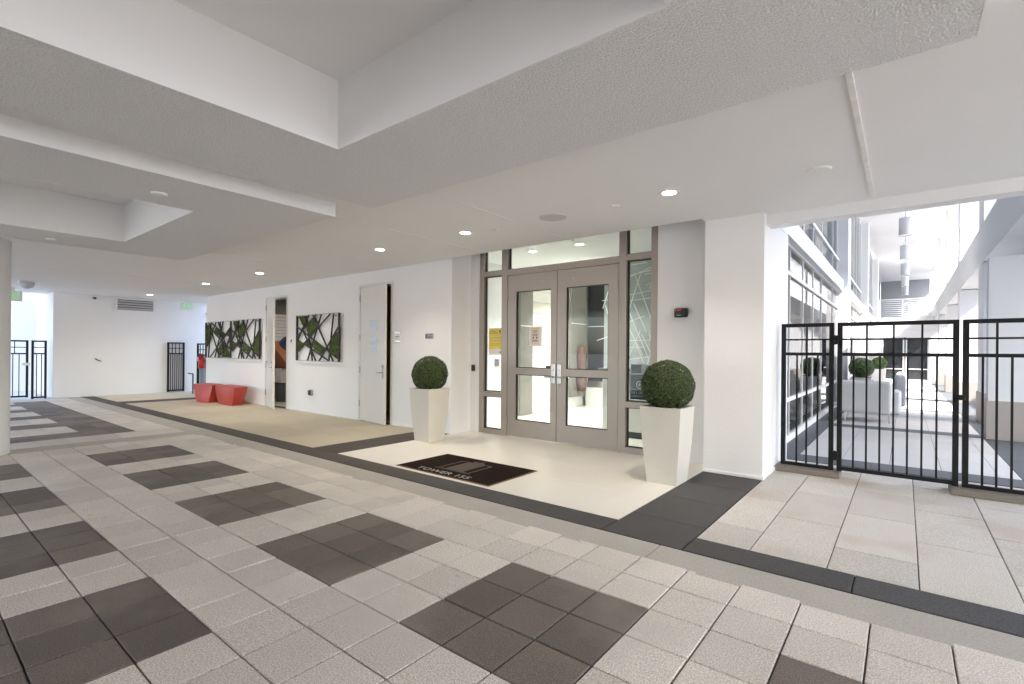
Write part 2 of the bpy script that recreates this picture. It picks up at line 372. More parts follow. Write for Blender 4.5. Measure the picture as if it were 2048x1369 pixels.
wall('wall', 'shaded white wall right of the glass entry behind the larger planter', [(-2.42, -1.742, YD - .02, YD + .12, 0, 3.055)])
pier = wall('pier', 'square white pier between the entry and the black gate', [(-1.735, -1.14, YP, 6.95, 0, ZS)], cat='pier')
B(-1.748, -1.127, YP - .013, 6.3, .001, .035).build('skirting', 'wall', pier, bevel=.004)
hd = wall('header_beam', 'white beam spanning above the black fence and gate', [(-1.138, 8.0, 5.742, 5.93, 2.65, 3.405), (-1.73, -1.138, 5.76, 6.9, ZS + .002, 3.405)], 'wall_cool', 'beam')
wall('wall', 'unseen white back wall behind the viewer, sized to limit daylight', [(-6.5, 6.5, -6.2, -6.0, 0, 3.4)])  # out of view; width chosen to hold back light from behind
# left end
ew = wall('wall', 'white end wall with a slatted vent at the far left', [(-17.6, -17.4, 3.92, 9.0, 0, 3.2), (-17.6, -17.36, 2.72, 3.92, 0, ZS)])
wall('wall', 'bright white outdoor wall behind the far left gate', [(-21.2, -21.0, -5, 8.0, 0, 3.6), (-21.0, -17.6, 3.4, 3.6, 0, 3.2)], 'wall')
wall('wall', 'pale bluish return wall behind the far left gate', [(-19.6, -17.6, 2.72, 3.0, 0, 3.3)], 'wall')
tag(B(-24, -17.4, -5, 9, -.155, -.02).build('outer_path', 'paver_corr'), kind='structure')
sk = MB()
for a, b in ((-15.2, -11.76), (-10.71, -8.07), (-7.05, -5.59)): sk.box(a, b, YL - .012, YL - .0005, 0, .04)
sk.build('skirting', 'wall', lw, bevel=.004)

# round column
t = thing('column', 'round cream column cut by the left edge of the picture', 'column', (-8.77, .68, 0))
MB().lathe([(.305, 0), (.305, .012), (.30, .016), (.30, ZL + .001)], (-8.77, .68, 0), 48).build('shaft', 'wall', t, smooth=False)
for p in t.children[0].data.polygons: p.use_smooth = len(p.vertices) == 4

# ------------------------------------------------------------------ downlights, detectors, speaker
def downlight(x, y, label, z=ZS, w=LAMP_W, col=(1, .91, .80), lens='lamp_lens', group='round ceiling downlights'):
    t = thing('downlight', label, 'ceiling light', (x, y, z), group)
    MB().lathe([(.062, -.002), (.092, -.006), (.095, -.001), (.095, .01), (.062, .01)], (x, y, z), 28, True).build('trim_ring', 'white_plastic', t)
    MB().lathe([(.061, -.0015), (.061, .004)], (x, y, z), 28).build('lens', lens, t)
    ld = bpy.data.lights.new('downlight_glow', 'AREA'); ld.shape = 'DISK'; ld.size = .12; ld.energy = w; ld.color = col; ld.spread = R(112)
    lo = bpy.data.objects.new('glow', ld); COL.objects.link(lo); lo.parent = t; lo.location = (0, 0, -.012)
    return t
LY = 4.43
for x, l in ((-1.69, 'lit round downlight nearest the larger planter, before the glass entry'), (-4.25, 'lit round downlight above the doormat, left of the ceiling speaker'), (-5.95, 'lit round downlight above the smaller planter'),
             (-9.65, 'lit round downlight above the single artwork between the doors'), (-12.2, 'lit round downlight above the red stools'), (-15.96, 'lit round downlight farthest left, near the wall vent')):
    downlight(x, LY, l)
def disc(name, x, y, r, h, m, label, cat, group=None, z=ZS):
    t = thing(name, label, cat, (x, y, z), group)
    MB().lathe([(r * .6, -h), (r * .92, -h * .8), (r, -h * .3), (r, .002)], (x, y, z), 24).build('cover', m, t)
    MB().lathe([(r * 1.06, -.004), (r * 1.06, .004)], (x, y, z), 24).build('base_ring', 'joint', t); return t
t = thing('ceiling_speaker', 'flat round grey speaker in the ceiling before the glass doors', 'speaker', (-3.0, 4.48, ZS))
MB().lathe([(.148, -.001), (.160, -.008), (.165, -.001), (.165, .004), (.148, .004)], (-3.0, 4.48, ZS), 32, True).build('rim', 'white_plastic', t)
MB().lathe([(.147, -.004), (.147, .003)], (-3.0, 4.48, ZS), 32).build('grille', 'grille', t)
disc('ceiling_cover', -.54, 4.58, .085, .014, 'white_plastic', 'white round cover on the ceiling beside the worn joint', 'ceiling disc')
for x, y, l in ((-2.27, 4.50, 'small sprinkler cap between the speaker and the nearest downlight'), (-3.85, 4.53, 'small sprinkler cap right of the downlight above the doormat'), (-6.88, 4.47, 'small sprinkler cap above the right service door'),
                (-10.03, 4.05, 'tiny sprinkler cap above the left service door'), (-16.6, 4.22, 'tiny sprinkler cap nearest the far wall vent')):
    disc('sprinkler_cap', x, y, .045, .012, 'white_plastic', l, 'sprinkler', 'sprinkler caps')
disc('smoke_detector', -5.0, 1.45, .06, .02, 'white_plastic', 'small round detector on the beam beside the left coffer', 'detector', 'detectors', ZL)
disc('smoke_detector', -8.15, 1.25, .05, .02, 'white_plastic', 'small round detector near the top of the column', 'detector', 'detectors', ZL)
t = thing('dome_camera', 'white dome camera on a ceiling plate near the column', 'camera', (-15.1, 1.95, ZS))
B(-15.35, -14.85, 1.80, 2.12, ZS - .02, ZS - .001).build('plate', 'white_plastic', t, bevel=.004)
MB().lathe([(.13, -.021), (.13, -.07), (.10, -.12), (.05, -.15), (.01, -.16)], (-15.1, 1.93, ZS), 20).build('dome', 'shade', t, smooth=True)
# exit signs
def exit_sign(x, y, z, label):
    t = thing('exit_sign', label, 'exit sign', (x, y, z), 'exit signs')
    B(x - .02, x + .02, y - .16, y + .16, z - .11, z + .11).build('panel', 'white_plastic', t, bevel=.006)
    B(x - .03, x + .03, y - .04, y + .04, z + .111, z + .19).build('mount', 'white_plastic', t)
    text_mesh('EXIT', 'lettering', 'exit_green', t, -.13, .13, -.075, .075, lambda u, w, d: (x + .021 + .003 * d, y + u, z + w))
exit_sign(-15.0, 1.69, 2.42, 'green exit sign half hidden behind the round column'); exit_sign(-16.6, 5.53, 2.58, 'green exit sign above the passage by the far gate')

# ------------------------------------------------------------------ wall vent, camera, odds on the end wall
t = thing('wall_vent', 'grey slatted vent high on the far white wall', 'vent', (-17.4, 4.48, 2.40))
B(-17.399, -17.385, 4.05, 4.92, 2.41, 2.70).build('backing', 'dark_void', t)
m = MB(); m.box(-17.4, -17.36, 4.03, 4.06, 2.39, 2.72); m.box(-17.4, -17.36, 4.91, 4.94, 2.39, 2.72); m.box(-17.4, -17.36, 4.06, 4.91, 2.39, 2.41); m.box(-17.4, -17.36, 4.06, 4.91, 2.70, 2.72); m.build('frame', 'white_plastic', t)
for k in range(4):
    z = 2.445 + .07 * k; MB().add([(-17.385, 4.06, z + .03), (-17.385, 4.91, z + .03), (-17.362, 4.91, z - .02), (-17.362, 4.06, z - .02), (-17.388, 4.06, z + .024), (-17.388, 4.91, z + .024), (-17.365, 4.91, z - .026), (-17.365, 4.06, z - .026)],
        [(0, 1, 2, 3), (7, 6, 5, 4), (0, 4, 5, 1), (1, 5, 6, 2), (2, 6, 7, 3), (3, 7, 4, 0)]).build('slat', 'louver', t)
t = thing('wall_camera', 'tiny black camera under the ceiling on the far wall', 'camera', (-17.36, 3.55, 2.68))
B(-17.36, -17.34, 3.52, 3.58, 2.655, 2.705).build('bracket', 'black_plastic', t); MB().cyl((-17.34, 3.55, 2.68), (-17.26, 3.56, 2.665), .022, 12).build('barrel', 'black_plastic', t)
t = thing('wall_bracket', 'short rusty pipe stub on the far white wall', 'pipe stub', (-17.36, 3.62, .98))
MB().tube([(-17.36, 3.58, 1.03), (-17.32, 3.62, .99), (-17.32, 3.70, .955)], .014, 8).build('stub', 'orange_wood', t)
t = thing('ceiling_pipe', 'grey pipe on hangers beyond the far exit sign', 'pipe', (-16.8, 6.5, 2.5))
MB().cyl((-17.35, 6.35, 2.44), (-15.15, 6.35, 2.47), .045, 12).build('pipe', 'bin_gray', t); MB().cyl((-16.3, 6.35, 2.49), (-16.3, 6.35, 2.72), .012, 8).build('hanger', 'bin_gray', t)
t = thing('handrail', 'short grey handrail post beside the far red stool', 'handrail', (-16.4, 5.63, 0))
MB().cyl((-16.4, 5.63, 0), (-16.4, 5.63, .58), .022, 10).build('post', 'bin_gray', t); MB().cyl((-16.42, 5.63, .585), (-16.75, 5.63, .585), .02, 10).build('rail', 'bin_gray', t)

# ------------------------------------------------------------------ black fences and gates
def fence(name, label, cat, org, ax, L, bars, mids, zt=1.645, zb=.07, stile=.045, group='black steel gates and fence panels', foot=0., extra=None, bottom=True):
    """ax: unit direction in plan; bars at distances along it"""
    ox, oy = org; dx, dy = ax; t = thing(name, label, cat, (ox, oy, 0), group)
    P = lambda s, z: (ox + dx * s, oy + dy * s, z); side = (-dy, dx, 0)
    for s in (stile / 2, L - stile / 2): MB().bar(P(s, foot), P(s, zt), stile, .045, side).build('stile', 'black_metal', t, bevel=.002)
    rail = lambda z, h, nm: MB().bar(P(stile, z), P(L - stile, z), h, .036, side).build(nm, 'black_metal', t)
    rail(zt - .02, .04, 'top_rail'); zm = zt - .34; rail(zt - .18, .018, 'thin_rail'); rail(zm, .034, 'middle_rail')
    if bottom: rail(zb, .04, 'bottom_rail')
    for s in bars: MB().bar(P(s, zb + .02), P(s, zm - .017), .017, .017, side).build('bar', 'black_metal', t)
    for s in mids: MB().bar(P(s, zm + .017), P(s, zt - .04), .017, .017, side).build('bar', 'black_metal', t)
    return t, P
GY = 6.36
fl, P = fence('fence_panel', 'narrow black fence panel fixed beside the white pier', 'fence', (-1.10, GY), (1, 0), .505, [.155, .25, .355], [.25], foot=.055)
g, P = fence('gate', 'wide black steel gate with latch in front of the sunny corridor', 'gate', (-.565, GY), (1, 0), .975, [.145 + .1115 * k for k in range(7)], [.2565, .4795, .7025], foot=.055, zb=.085)
for z in (1.46, .22):
    h = MB().cyl((-.58, GY - .03, z - .05), (-.58, GY - .03, z + .05), .014, 10).build('hinge', 'black_metal', g)
    B(-.605, -.585, GY - .045, GY - .02, z - .045, z + .045).build('hinge_leaf', 'black_metal', h); B(-.575, -.555, GY - .045, GY - .0235, z - .045, z + .045).build('hinge_leaf', 'black_metal', h)
lt = B(.385, .455, GY - .045, GY - .024, .88, .93).build('latch', 'black_metal', g, bevel=.004); MB().cyl((.42, GY - .05, .905), (.42, GY - .02, .905), .02, 12).build('latch_knob', 'black_metal', lt)
fr_, P = fence('fence_panel', 'black fence panel right of the gate, cut by the picture edge', 'fence', (.435, GY), (1, 0), 1.65, [.14, .235, .335, .435, .535, .635, .735, .835, .935, 1.035, 1.135, 1.235, 1.335, 1.435, 1.535], [.235, .535, .835, 1.135], foot=.055)
B(.443, .452, GY - .05, GY - .0235, 1.40, 1.56).build('closer', 'black_metal', fr_)
for a, b, l in ((-1.138, -.525, 'low concrete kerb under the narrow fence panel'), (.345, 2.1, 'low concrete kerb under the right fence panel')):
    tag(B(a, b, 6.19, 6.50, 0, .055).build('kerb', 'kerb', None, bevel=.006), l, 'kerb', 'kerbs under the fence')
# far left gates
g, P = fence('gate', 'black gate with silver latch behind the round column', 'gate', (-17.45, 1.30), (0, 1), .97, [.13 + .112 * k for k in range(7)], [.26, .48, .72], zt=1.50, zb=.08, foot=.05)
# (rails of this gate follow the shared heights)
lt = B(-17.44, -17.40, 2.16, 2.30, .86, .93).build('latch', 'steel', g, bevel=.005); MB().cyl((-17.40, 2.14, .90), (-17.34, 2.14, .90), .012, 8).build('latch_lever', 'steel', lt)
fence('fence_panel', 'narrow black fence panel left of the far end wall', 'fence', (-17.45, 2.325), (0, 1), .29, [.10, .19], [], zt=1.50, zb=.04, foot=0)
fence('gate', 'black gate swung open flat against the far white wall', 'gate', (-17.32, 5.26), (-.06, .998), .46, [.09 + .056 * k for k in range(6)], [.13, .22, .32], zt=1.51, zb=.06, foot=.02)
fence('fence_panel', 'black fence panel behind the red stools and extinguisher', 'fence', (-16.32, 5.72), (1, 0), 1.1, [.12 + .09 * k for k in range(11)], [.2, .4, .6, .8], zt=1.48, zb=.06, foot=0)

# ------------------------------------------------------------------ service doors in the long wall
def service_door(x0, x1, ang, label):
    t = thing('service_door', label, 'door', (x0, YL, 0), 'white service doors')
    m = MB(); m.box(x0 - .002, x0 + .045, YL - .008, YL + .19, 0, DZ - .001); m.box(x1 - .045, x1 + .002, YL - .008, YL + .19, 0, DZ - .001); m.box(x0 + .045, x1 - .045, YL - .008, YL + .19, DZ - .05, DZ - .001)
    m.build('door_frame', 'frame_paint', t)
    w = x1 - x0 - .10; lf = B(x0 + .05, x0 + .05 + w, YL - .002, YL + .042, .008, DZ - .058).build('leaf', 'door_paint', t, bevel=.003)
    hx = x0 + .05
    hw = [MB().cyl((x0 + .052, YL - .018, z - .06), (x0 + .052, YL - .018, z + .06), .011, 10).build('hinge', 'steel', t) for z in (.32, .95, 1.55, 2.28)]
    y = YL - .002
    pl = B(x0 + w - .02, x0 + w + .015, y - .008, y, .82, 1.00).build('lock_plate', 'steel', lf, bevel=.002)
    lv = MB().tube([(x0 + w, y - .008, .92), (x0 + w, y - .055, .92), (x0 + w - .12, y - .058, .92)], .011, 10).build('lever', 'steel', lf)
    kh = MB().cyl((x0 + w, y - .02, 1.03), (x0 + w, y, 1.03), .024, 14).build('keyhole', 'steel', lf)
    # swing the leaf about its hinge
    piv = Vector((hx, YL, 0)); rot = Matrix.Rotation(-ang, 4, 'Z'); M = Matrix.Translation(piv - off(t)) @ rot @ Matrix.Translation(-(piv - off(t)))
    lf.matrix_local = M
    return t, lf
d1, lf1 = service_door(-11.75, -10.72, R(17.5), 'half open white service door showing storage behind it')
d2, lf2 = service_door(-8.06, -7.06, R(8.0), 'nearly closed white service door left of the smaller planter')
# bright lettering plates on the right door
for zz, hh in ((1.66, .20), (1.47, .09), (1.28, .15)):
    q = B(-7.60, -7.36, YL - .006, YL - .002, zz, zz + hh).build('door_sticker', 'steel', lf2)
B(-11.30, -11.26, YL - .03, YL - .002, 1.62, 1.72).build('viewer_box', 'white_plastic', lf1); B(-11.5, -11.0, YL - .05, YL - .03, 1.02, 1.06).build('push_bar', 'steel', lf1)

def room(name, label, x0, x1, y0, y1, z1, mw, mf, skip=()):
    m = MB()
    m.box(x0 - .1, x0, y0, y1, 0, z1); m.box(x1, x1 + .1, y0, y1, 0, z1); m.box(x0 - .1, x1 + .1, y1, y1 + .1, 0, z1); m.box(x0 - .1, x1 + .1, y0, y1 + .1, z1, z1 + .1)
    o = tag(m.build(name, mw), label, 'room'); B(x0, x1, y0, y1, -.1, -.002).build('floor', mf, o); return o
room('storage_room', 'dim storage room behind the half open left door', -13.4, -10.4, YL + .2, 7.6, 2.7, 'panel_gray', 'concrete')
room('storage_room', 'dark brown room behind the nearly closed right door', -8.4, -6.8, YL + .2, 7.2, 2.7, 'storage_dark', 'concrete')
t = thing('strip_light', 'lit strip lamp under the storage room ceiling', 'ceiling light', (-11.6, 6.6, 2.66))
B(-12.3, -10.7, 6.56, 6.64, 2.62, 2.69).build('housing', 'white_plastic', t); B(-12.28, -10.72, 6.565, 6.635, 2.612, 2.619).build('tube', 'lamp_cool', t)
ld = bpy.data.lights.new('strip_glow', 'AREA'); ld.shape = 'RECTANGLE'; ld.size = 1.5; ld.size_y = .06; ld.energy = .8; lo = bpy.data.objects.new('glow', ld); COL.objects.link(lo); lo.parent = t; lo.location = (.1, 0, -.06)
t = thing('slat_shutter', 'pale slatted shutter inside the storage room', 'shutter', (-13.38, 6.7, 0))
for k in range(22): B(-13.39, -13.36, 5.9, 7.55, .35 + .088 * k, .35 + .088 * k + .078).build('slat', 'board_white', t)
t = thing('storage_bin', 'grey plastic bin on the storage floor', 'bin', (-12.45, 6.35, 0))
MB().lathe([(.17, 0), (.205, .42), (.225, .43), (.225, .47)], (-12.45, 6.35, 0), 24).build('tub', 'bin_gray', t)
t = thing('storage_box', 'white lidded box stacked on the grey bin', 'box', (-12.45, 6.35, .48))
B(-12.66, -12.24, 6.17, 6.53, .48, .80).build('body', 'white_plastic', t, bevel=.01); B(-12.68, -12.22, 6.15, 6.55, .80, .84).build('lid', 'white_plastic', t, bevel=.008)
t = thing('tilted_board', 'orange wooden board leaning in the storage room', 'board', (-12.4, 6.4, .86))
MB().add([(-12.95, 6.2, .86), (-12.10, 6.2, .86), (-12.04, 6.2, .98), (-12.95, 6.2, 1.55), (-12.95, 6.5, .86), (-12.10, 6.5, .86), (-12.04, 6.5, .98), (-12.95, 6.5, 1.55)],
         [(0, 1, 2, 3), (7, 6, 5, 4), (0, 4, 5, 1), (1, 5, 6, 2), (2, 6, 7, 3), (3, 7, 4, 0)]).build('board', 'orange_wood', t, bevel=.01)
t = thing('tarp_bundle', 'dark navy tarp bundle behind the orange board', 'tarp', (-11.2, 6.8, .86))
MB().lathe([(.5, .0), (.55, .12), (.48, .42), (.36, .66), (.2, .84), (.05, .92)], (-12.85, 6.75, .80), 20).build('bundle', 'tarp', t, smooth=True)
t = thing('sack', 'white plastic sack on the storage floor', 'sack', (-12.1, 6.35, 0))
MB().lathe([(.10, 0), (.15, .08), (.15, .45), (.10, .62), (.03, .70)], (-12.05, 6.42, 0), 14).build('bag', 'white_plastic', t, smooth=True)

# ------------------------------------------------------------------ artworks: rods and moss between them
RODS = [((1535, 75), (1365, 440)), ((1590, 70), (1860, 695)), ((1635, 70), (1365, 370)), ((1705, 65), (1520, 690)), ((1825, 55), (1365, 570)), ((1860, 55), (1805, 690)),
        ((1370, 235), (1925, 665)), ((1440, 250), (1635, 690)), ((1490, 90), (1590, 690)), ((1925, 230), (1680, 690)), ((1470, 460), (1800, 685))]
MOSS = [[(1380, 92), (1485, 88), (1500, 200), (1450, 250)], [(1490, 235), (1600, 95), (1665, 225), (1530, 370)], [(1370, 410), (1470, 460), (1365, 570)], [(1475, 462), (1525, 405), (1562, 480), (1555, 512)],
        [(1600, 425), (1755, 520), (1710, 610), (1575, 510)], [(1925, 235), (1920, 670), (1810, 590), (1830, 400)]]
def uv(p): u = (p[0] - 1360) / 575; return min(1, max(0, u)), min(1, max(0, (p[1] - (88 - 40 * u)) / (592 + 60 * u)))
def art_panel(x0, x1, flip, t, z0=1.085, z1=2.04):
    w, h = x1 - x0, z1 - z0
    def Q(p, y):
        u, v = uv(p)
        if flip: u, v = 1 - u, 1 - v
        return Vector((x0 + u * w, y, z1 - v * h))
    for a, b in RODS: MB().bar(Q(a, YL - .052), Q(b, YL - .052), .022, .026, (0, 1, 0)).build('rod', 'rod', t)
    for poly in MOSS:
        pts = [Q(p, 0) for p in poly]
        if len(pts) == 3: pts.append(pts[2] * .5 + pts[0] * .5)
        N = 12; vs = []; fs = []
        for i in range(N + 1):
            for j in range(N + 1):
                a = pts[0].lerp(pts[1], i / N); b = pts[3].lerp(pts[2], i / N); c = a.lerp(b, j / N)
                edge = i in (0, N) or j in (0, N)
                vs.append((c.x + (0 if edge else random.uniform(-.012, .012)), YL - (.018 if edge else random.uniform(.040, .066)), c.z + (0 if edge else random.uniform(-.012, .012))))
        for i in range(N):
            for j in range(N): k = i * (N + 1) + j; fs.append((k, k + 1, k + N + 2, k + N + 1))
        MB().add(vs, fs).build('moss_patch', 'moss', t)
def art(x0, x1, label, panels):
    t = thing('wall_art', label, 'wall art', ((x0 + x1) / 2, YL, 1.085), 'moss and rod wall artworks')
    z0, z1 = 1.085, 2.04
    for a, b in ((x0, x0 + .035), (x1 - .035, x1)): B(a, b, YL - .068, YL - .030, z0, z1).build('frame_bar', 'rod', t)
    for a, b in ((z0 - .012, z0 + .006), (z1 - .008, z1 + .006)): B(x0 + .035, x1 - .035, YL - .060, YL - .032, a, b).build('frame_bar', 'louver', t)
    for a in (x0 + .2, x1 - .2): B(a, a + .03, YL - .032, YL - .0005, z1 - .06, z1 - .03).build('standoff', 'steel', t)
    for a, b, f in panels: art_panel(a, b, f, t)
    return t
t = art(-15.10, -11.92, 'long moss and black rod artwork above the red stools', [(-15.10, -13.53, True), (-13.49, -11.92, False)])
B(-13.53, -13.49, YL - .066, YL - .032, 1.097, 2.03).build('frame_bar', 'rod', t)
art(-10.24, -8.62, 'square moss and black rod artwork between the two doors', [(-10.24, -8.62, False)])

# small fittings on the long wall
t = thing('door_sign', 'small white plaque with chrome clips beside the right service door', 'sign', (-6.92, YL, 1.45))
B(-7.01, -6.83, YL - .010, YL - .001, 1.455, 1.64).build('plate', 'paper', t); B(-7.015, -6.825, YL - .018, YL - .0105, 1.60, 1.64).build('clip', 'steel', t, bevel=.003); B(-7.015, -6.825, YL - .018, YL - .0105, 1.455, 1.492).build('clip', 'steel', t, bevel=.003)
B(-6.965, -6.875, YL - .0125, YL - .0105, 1.548, 1.560).build('print_line', 'ink', t); B(-6.95, -6.89, YL - .0125, YL - .0105, 1.52, 1.526).build('print_line', 'ink', t)
t = thing('wall_plaque', 'small grey plaque left of the smaller planter', 'sign', (-6.1, YL, 1.5))
B(-6.20, -6.01, YL - .008, YL - .001, 1.505, 1.595).build('plate', 'sign_gray', t, bevel=.002); B(-6.195, -6.15, YL - .0105, YL - .0085, 1.52, 1.58).build('symbol', 'ink', t)
for z in (1.565, 1.54, 1.52): B(-6.135, -6.03, YL - .0105, YL - .0085, z, z + .010).build('print_line', 'ink', t)
t = thing('hose_tap', 'dark tap box low on the wall between the doors', 'tap', (-9.70, YL, .36))
B(-9.76, -9.66, YL - .05, YL - .001, .36, .48).build('box', 'steel', t, bevel=.006); B(-9.695, -9.655, YL - .06, YL - .0505, .365, .475).build('cover', 'black_plastic', t); B(-9.755, -9.725, YL - .06, YL - .0505, .375, .465).build('cover', 'bin_gray', t)
t = thing('wall_button', 'tiny grey button right of the left service door', 'switch', (-10.55, YL, 1.5))
B(-10.58, -10.53, YL - .012, YL - .001, 1.48, 1.535).build('plate', 'bin_gray', t, bevel=.002); MB().cyl((-10.555, YL - .02, 1.508), (-10.555, YL - .012, 1.508), .012, 10).build('button', 'steel', t)
t = thing('fire_extinguisher', 'red fire extinguisher hung at the end of the long wall', 'extinguisher', (-15.28, 5.50, .80))
MB().lathe([(.072, 0), (.08, .012), (.08, .30), (.06, .345), (.025, .36), (.025, .385)], (-15.30, 5.46, .78), 20).build('cylinder', 'red', t, smooth=True)
B(-15.385, -15.35, 5.385, 5.48, .98, 1.10).build('label', 'cream_label', t); MB().tube([(-15.30, 5.46, 1.165), (-15.30, 5.38, 1.19), (-15.22, 5.40, 1.0)], .012, 8).build('hose', 'black_plastic', t)
B(-15.33, -15.21, 5.44, 5.475, 1.165, 1.185).build('handle', 'black_plastic', t); B(-15.36, -15.2, 5.541, 5.56, .95, 1.0).build('bracket', 'red', t)

# ------------------------------------------------------------------ red stools
def stool(name, label, bot, top, h=.42, rot=0):
    c = [sum(p[i] for p in bot) / 4 for i in (0, 1)]; t = thing(name, label, 'stool', (c[0], c[1], 0), 'red twisted stools')
    N, S = 8, 10; vs = []; fs = []
    for s in range(S + 1):
        q = s / S; e_ = q ** 1.35
        cs = [Vector((b[0] + (a[0] - b[0]) * e_, b[1] + (a[1] - b[1]) * e_)) for b, a in zip(bot, top)]
        for k in range(4):
            a, b = cs[k], cs[(k + 1) % 4]; n_ = Vector(((b - a).y, -(b - a).x)).normalized()
            for i in range(N):
                u = i / N; bul = .05 * math.sin(math.pi * u) * (1.0 - .75 * q) + .02 * math.sin(math.pi * q)
                p = a.lerp(b, u) + n_ * bul; vs.append((p.x, p.y, h * q))
    M = 4 * N
    for s in range(S):
        for i in range(M): fs.append((s * M + i, s * M + (i + 1) % M, (s + 1) * M + (i + 1) % M, (s + 1) * M + i))
    fs.append(tuple(reversed(range(M))))
    body = MB().add(vs, fs).build('body', 'stool', t)
    cx = sum(p[0] for p in top) / 4; cyy = sum(p[1] for p in top) / 4; ring = vs[-M:]
    tv = list(ring) + [(cx + (x - cx) * .93, cyy + (y - cyy) * .9, h + .014) for x, y, z in ring] + [(cx, cyy, h + .004)]
    tf = [(i, (i + 1) % M, M + (i + 1) % M, M + i) for i in range(M)] + [(M + i, M + (i + 1) % M, 2 * M) for i in range(M)]
    MB().add(tv, tf).build('seat', 'stool', t)
    for o in t.children:
        for p in o.data.polygons: p.use_smooth = True
        o.data.set_sharp_from_angle(angle=R(38))
    return t
stool('stool', 'left red moulded stool with twisted sides by the long wall', [(-13.85, 4.84), (-13.30, 4.90), (-13.42, 5.24), (-13.95, 5.22)], [(-14.12, 4.86), (-13.22, 4.96), (-13.44, 5.32), (-14.30, 5.30)])
stool('stool', 'right red moulded stool with a crisp front edge', [(-13.05, 5.03), (-12.20, 4.99), (-12.34, 5.30), (-13.00, 5.36)], [(-13.16, 5.00), (-12.05, 4.98), (-12.24, 5.36), (-13.30, 5.40)])

# ------------------------------------------------------------------ planters with clipped balls
def leaf_ball(c, r, n, size, m, parent, name='foliage', squash=1., seed=1):
    rnd = random.Random(seed); k = MB()
    for i in range(n):
        z = rnd.uniform(-1, 1); a = rnd.uniform(0, 2 * math.pi); q = math.sqrt(1 - z * z); d = Vector((q * math.cos(a), q * math.sin(a), z))
        lump = 1 + .012 * math.sin(7 * a + 3 * z) + .012 * math.sin(11 * z + 2 * a)
        p = Vector(c) + Vector((d.x, d.y, d.z * squash)) * r * lump * (1 - .11 * rnd.random() ** 1.6)
        nrm = (d + Vector((rnd.gauss(0, .42), rnd.gauss(0, .42), rnd.gauss(0, .42) + .15))).normalized()
        t1 = nrm.orthogonal().normalized(); t1 = (Matrix.Rotation(rnd.uniform(0, 6.28), 3, nrm) @ t1); t2 = nrm.cross(t1); s = size * rnd.uniform(.6, 1.25)
        k.add([p - t1 * s, p + t2 * s * .72 + nrm * s * .2, p + t1 * s, p - t2 * s * .72 + nrm * s * .2], [(0, 1, 2, 3)])
    o_ = off(parent); me = bpy.data.meshes.new(name); me.from_pydata([(v[0] - o_.x, v[1] - o_.y, v[2] - o_.z) for v in k.v], [], k.f); me.materials.append(MATS[m])
    o = bpy.data.objects.new(name, me); COL.objects.link(o); o.parent = parent; OFF[o.name] = o_.copy(); return o
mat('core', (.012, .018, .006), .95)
def planter(cx, cy, label, blabel, seed):
    t = thing('planter', label, 'planter', (cx, cy, 0), 'tapered entry planters'); a, b, H = .152, .208, .765
    sq = lambda s, z: [(cx - s, cy - s, z), (cx + s, cy - s, z), (cx + s, cy + s, z), (cx - s, cy + s, z)]
    f4 = lambda k: [(k + i, k + (i + 1) % 4, k + 4 + (i + 1) % 4, k + 4 + i) for i in range(4)]
    MB().add(sq(a, 0) + sq(a + (b - a) * .5 + .006, H * .5) + sq(b, H) + sq(b - .016, H) + sq(b - .02, H - .06), [(3, 2, 1, 0)] + f4(0) + f4(4) + f4(8) + f4(12)).build('pot', 'planter', t, bevel=.0025)
    B(cx - b + .017, cx + b - .017, cy - b + .017, cy + b - .017, H - .09, H - .04).build('soil', 'soil', t)
    pk = MB(); rnd = random.Random(seed)
    for i in range(130):
        x, y = cx + rnd.uniform(-b + .04, b - .04), cy + rnd.uniform(-b + .04, b - .04); r = rnd.uniform(.010, .021)
        k = len(pk.v); pk.lathe([(r * .35, -r * .3), (r, 0), (r * .8, r * .45), (r * .2, r * .62)], (x, y, H - .030 + rnd.uniform(0, .018)), 7)
    o = pk.build('pebbles', 'pebble', t, smooth=True); o['kind'] = 'stuff'
    bz_ = H + .205; q = thing('topiary_ball', blabel, 'topiary', (cx, cy, H - .02), 'clipped boxwood balls')
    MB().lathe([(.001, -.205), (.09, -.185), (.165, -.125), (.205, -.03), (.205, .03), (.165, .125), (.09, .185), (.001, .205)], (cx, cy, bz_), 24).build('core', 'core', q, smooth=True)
    leaf_ball((cx, cy, bz_),   .262, 15000, .0088, 'leaf', q, seed=seed)
    MB().cyl((cx, cy, H - .05), (cx, cy, bz_ - .1), .03, 8).build('stem', 'storage_dark', q)
planter(-5.44, 4.95, 'tall cream tapered planter left of the doors, the smaller in view', 'clipped green ball in the left planter', 3)
planter(-1.89, 4.95, 'tall cream tapered planter right of the doors, nearest the camera', 'clipped dark green ball in the right planter', 5)

# ------------------------------------------------------------------ doormat
t = thing('doormat', 'dark brown doormat with tower logo and lettering before the doors', 'doormat', (-3.83, 4.03, 0))
mx0, mx1, my0, my1 = -4.53, -3.135, 3.615, 4.435
B(mx0, mx1, my0, my1, .0012, .006).build('backing', 'mat_edge', t); B(mx0 + .02, mx1 - .02, my0 + .02, my1 - .02, .006, .010).build('pile', 'mat_fibre', t, bevel=.002)
text_mesh('TOWER 155', 'lettering', 'mat_letter', t, -4.25, -3.47, 3.665, 3.75, lambda u, w, d: (u, w, .0101 + .0012 * d))
for a in ((-4.11, -3.58, 3.825, 3.838), (-4.03, -3.66, 3.85, 3.86), (-4.075, -4.06, 3.85, 4.24), (-3.63, -3.615, 3.85, 4.24), (-4.06, -3.98, 4.225, 4.24), (-3.71, -3.63, 4.225, 4.24), (-3.85, -3.838, 4.31, 4.40)): B(a[0], a[1], a[2], a[3], .0101, .0115).build('logo_line', 'mat_print', t)
tw = MB()
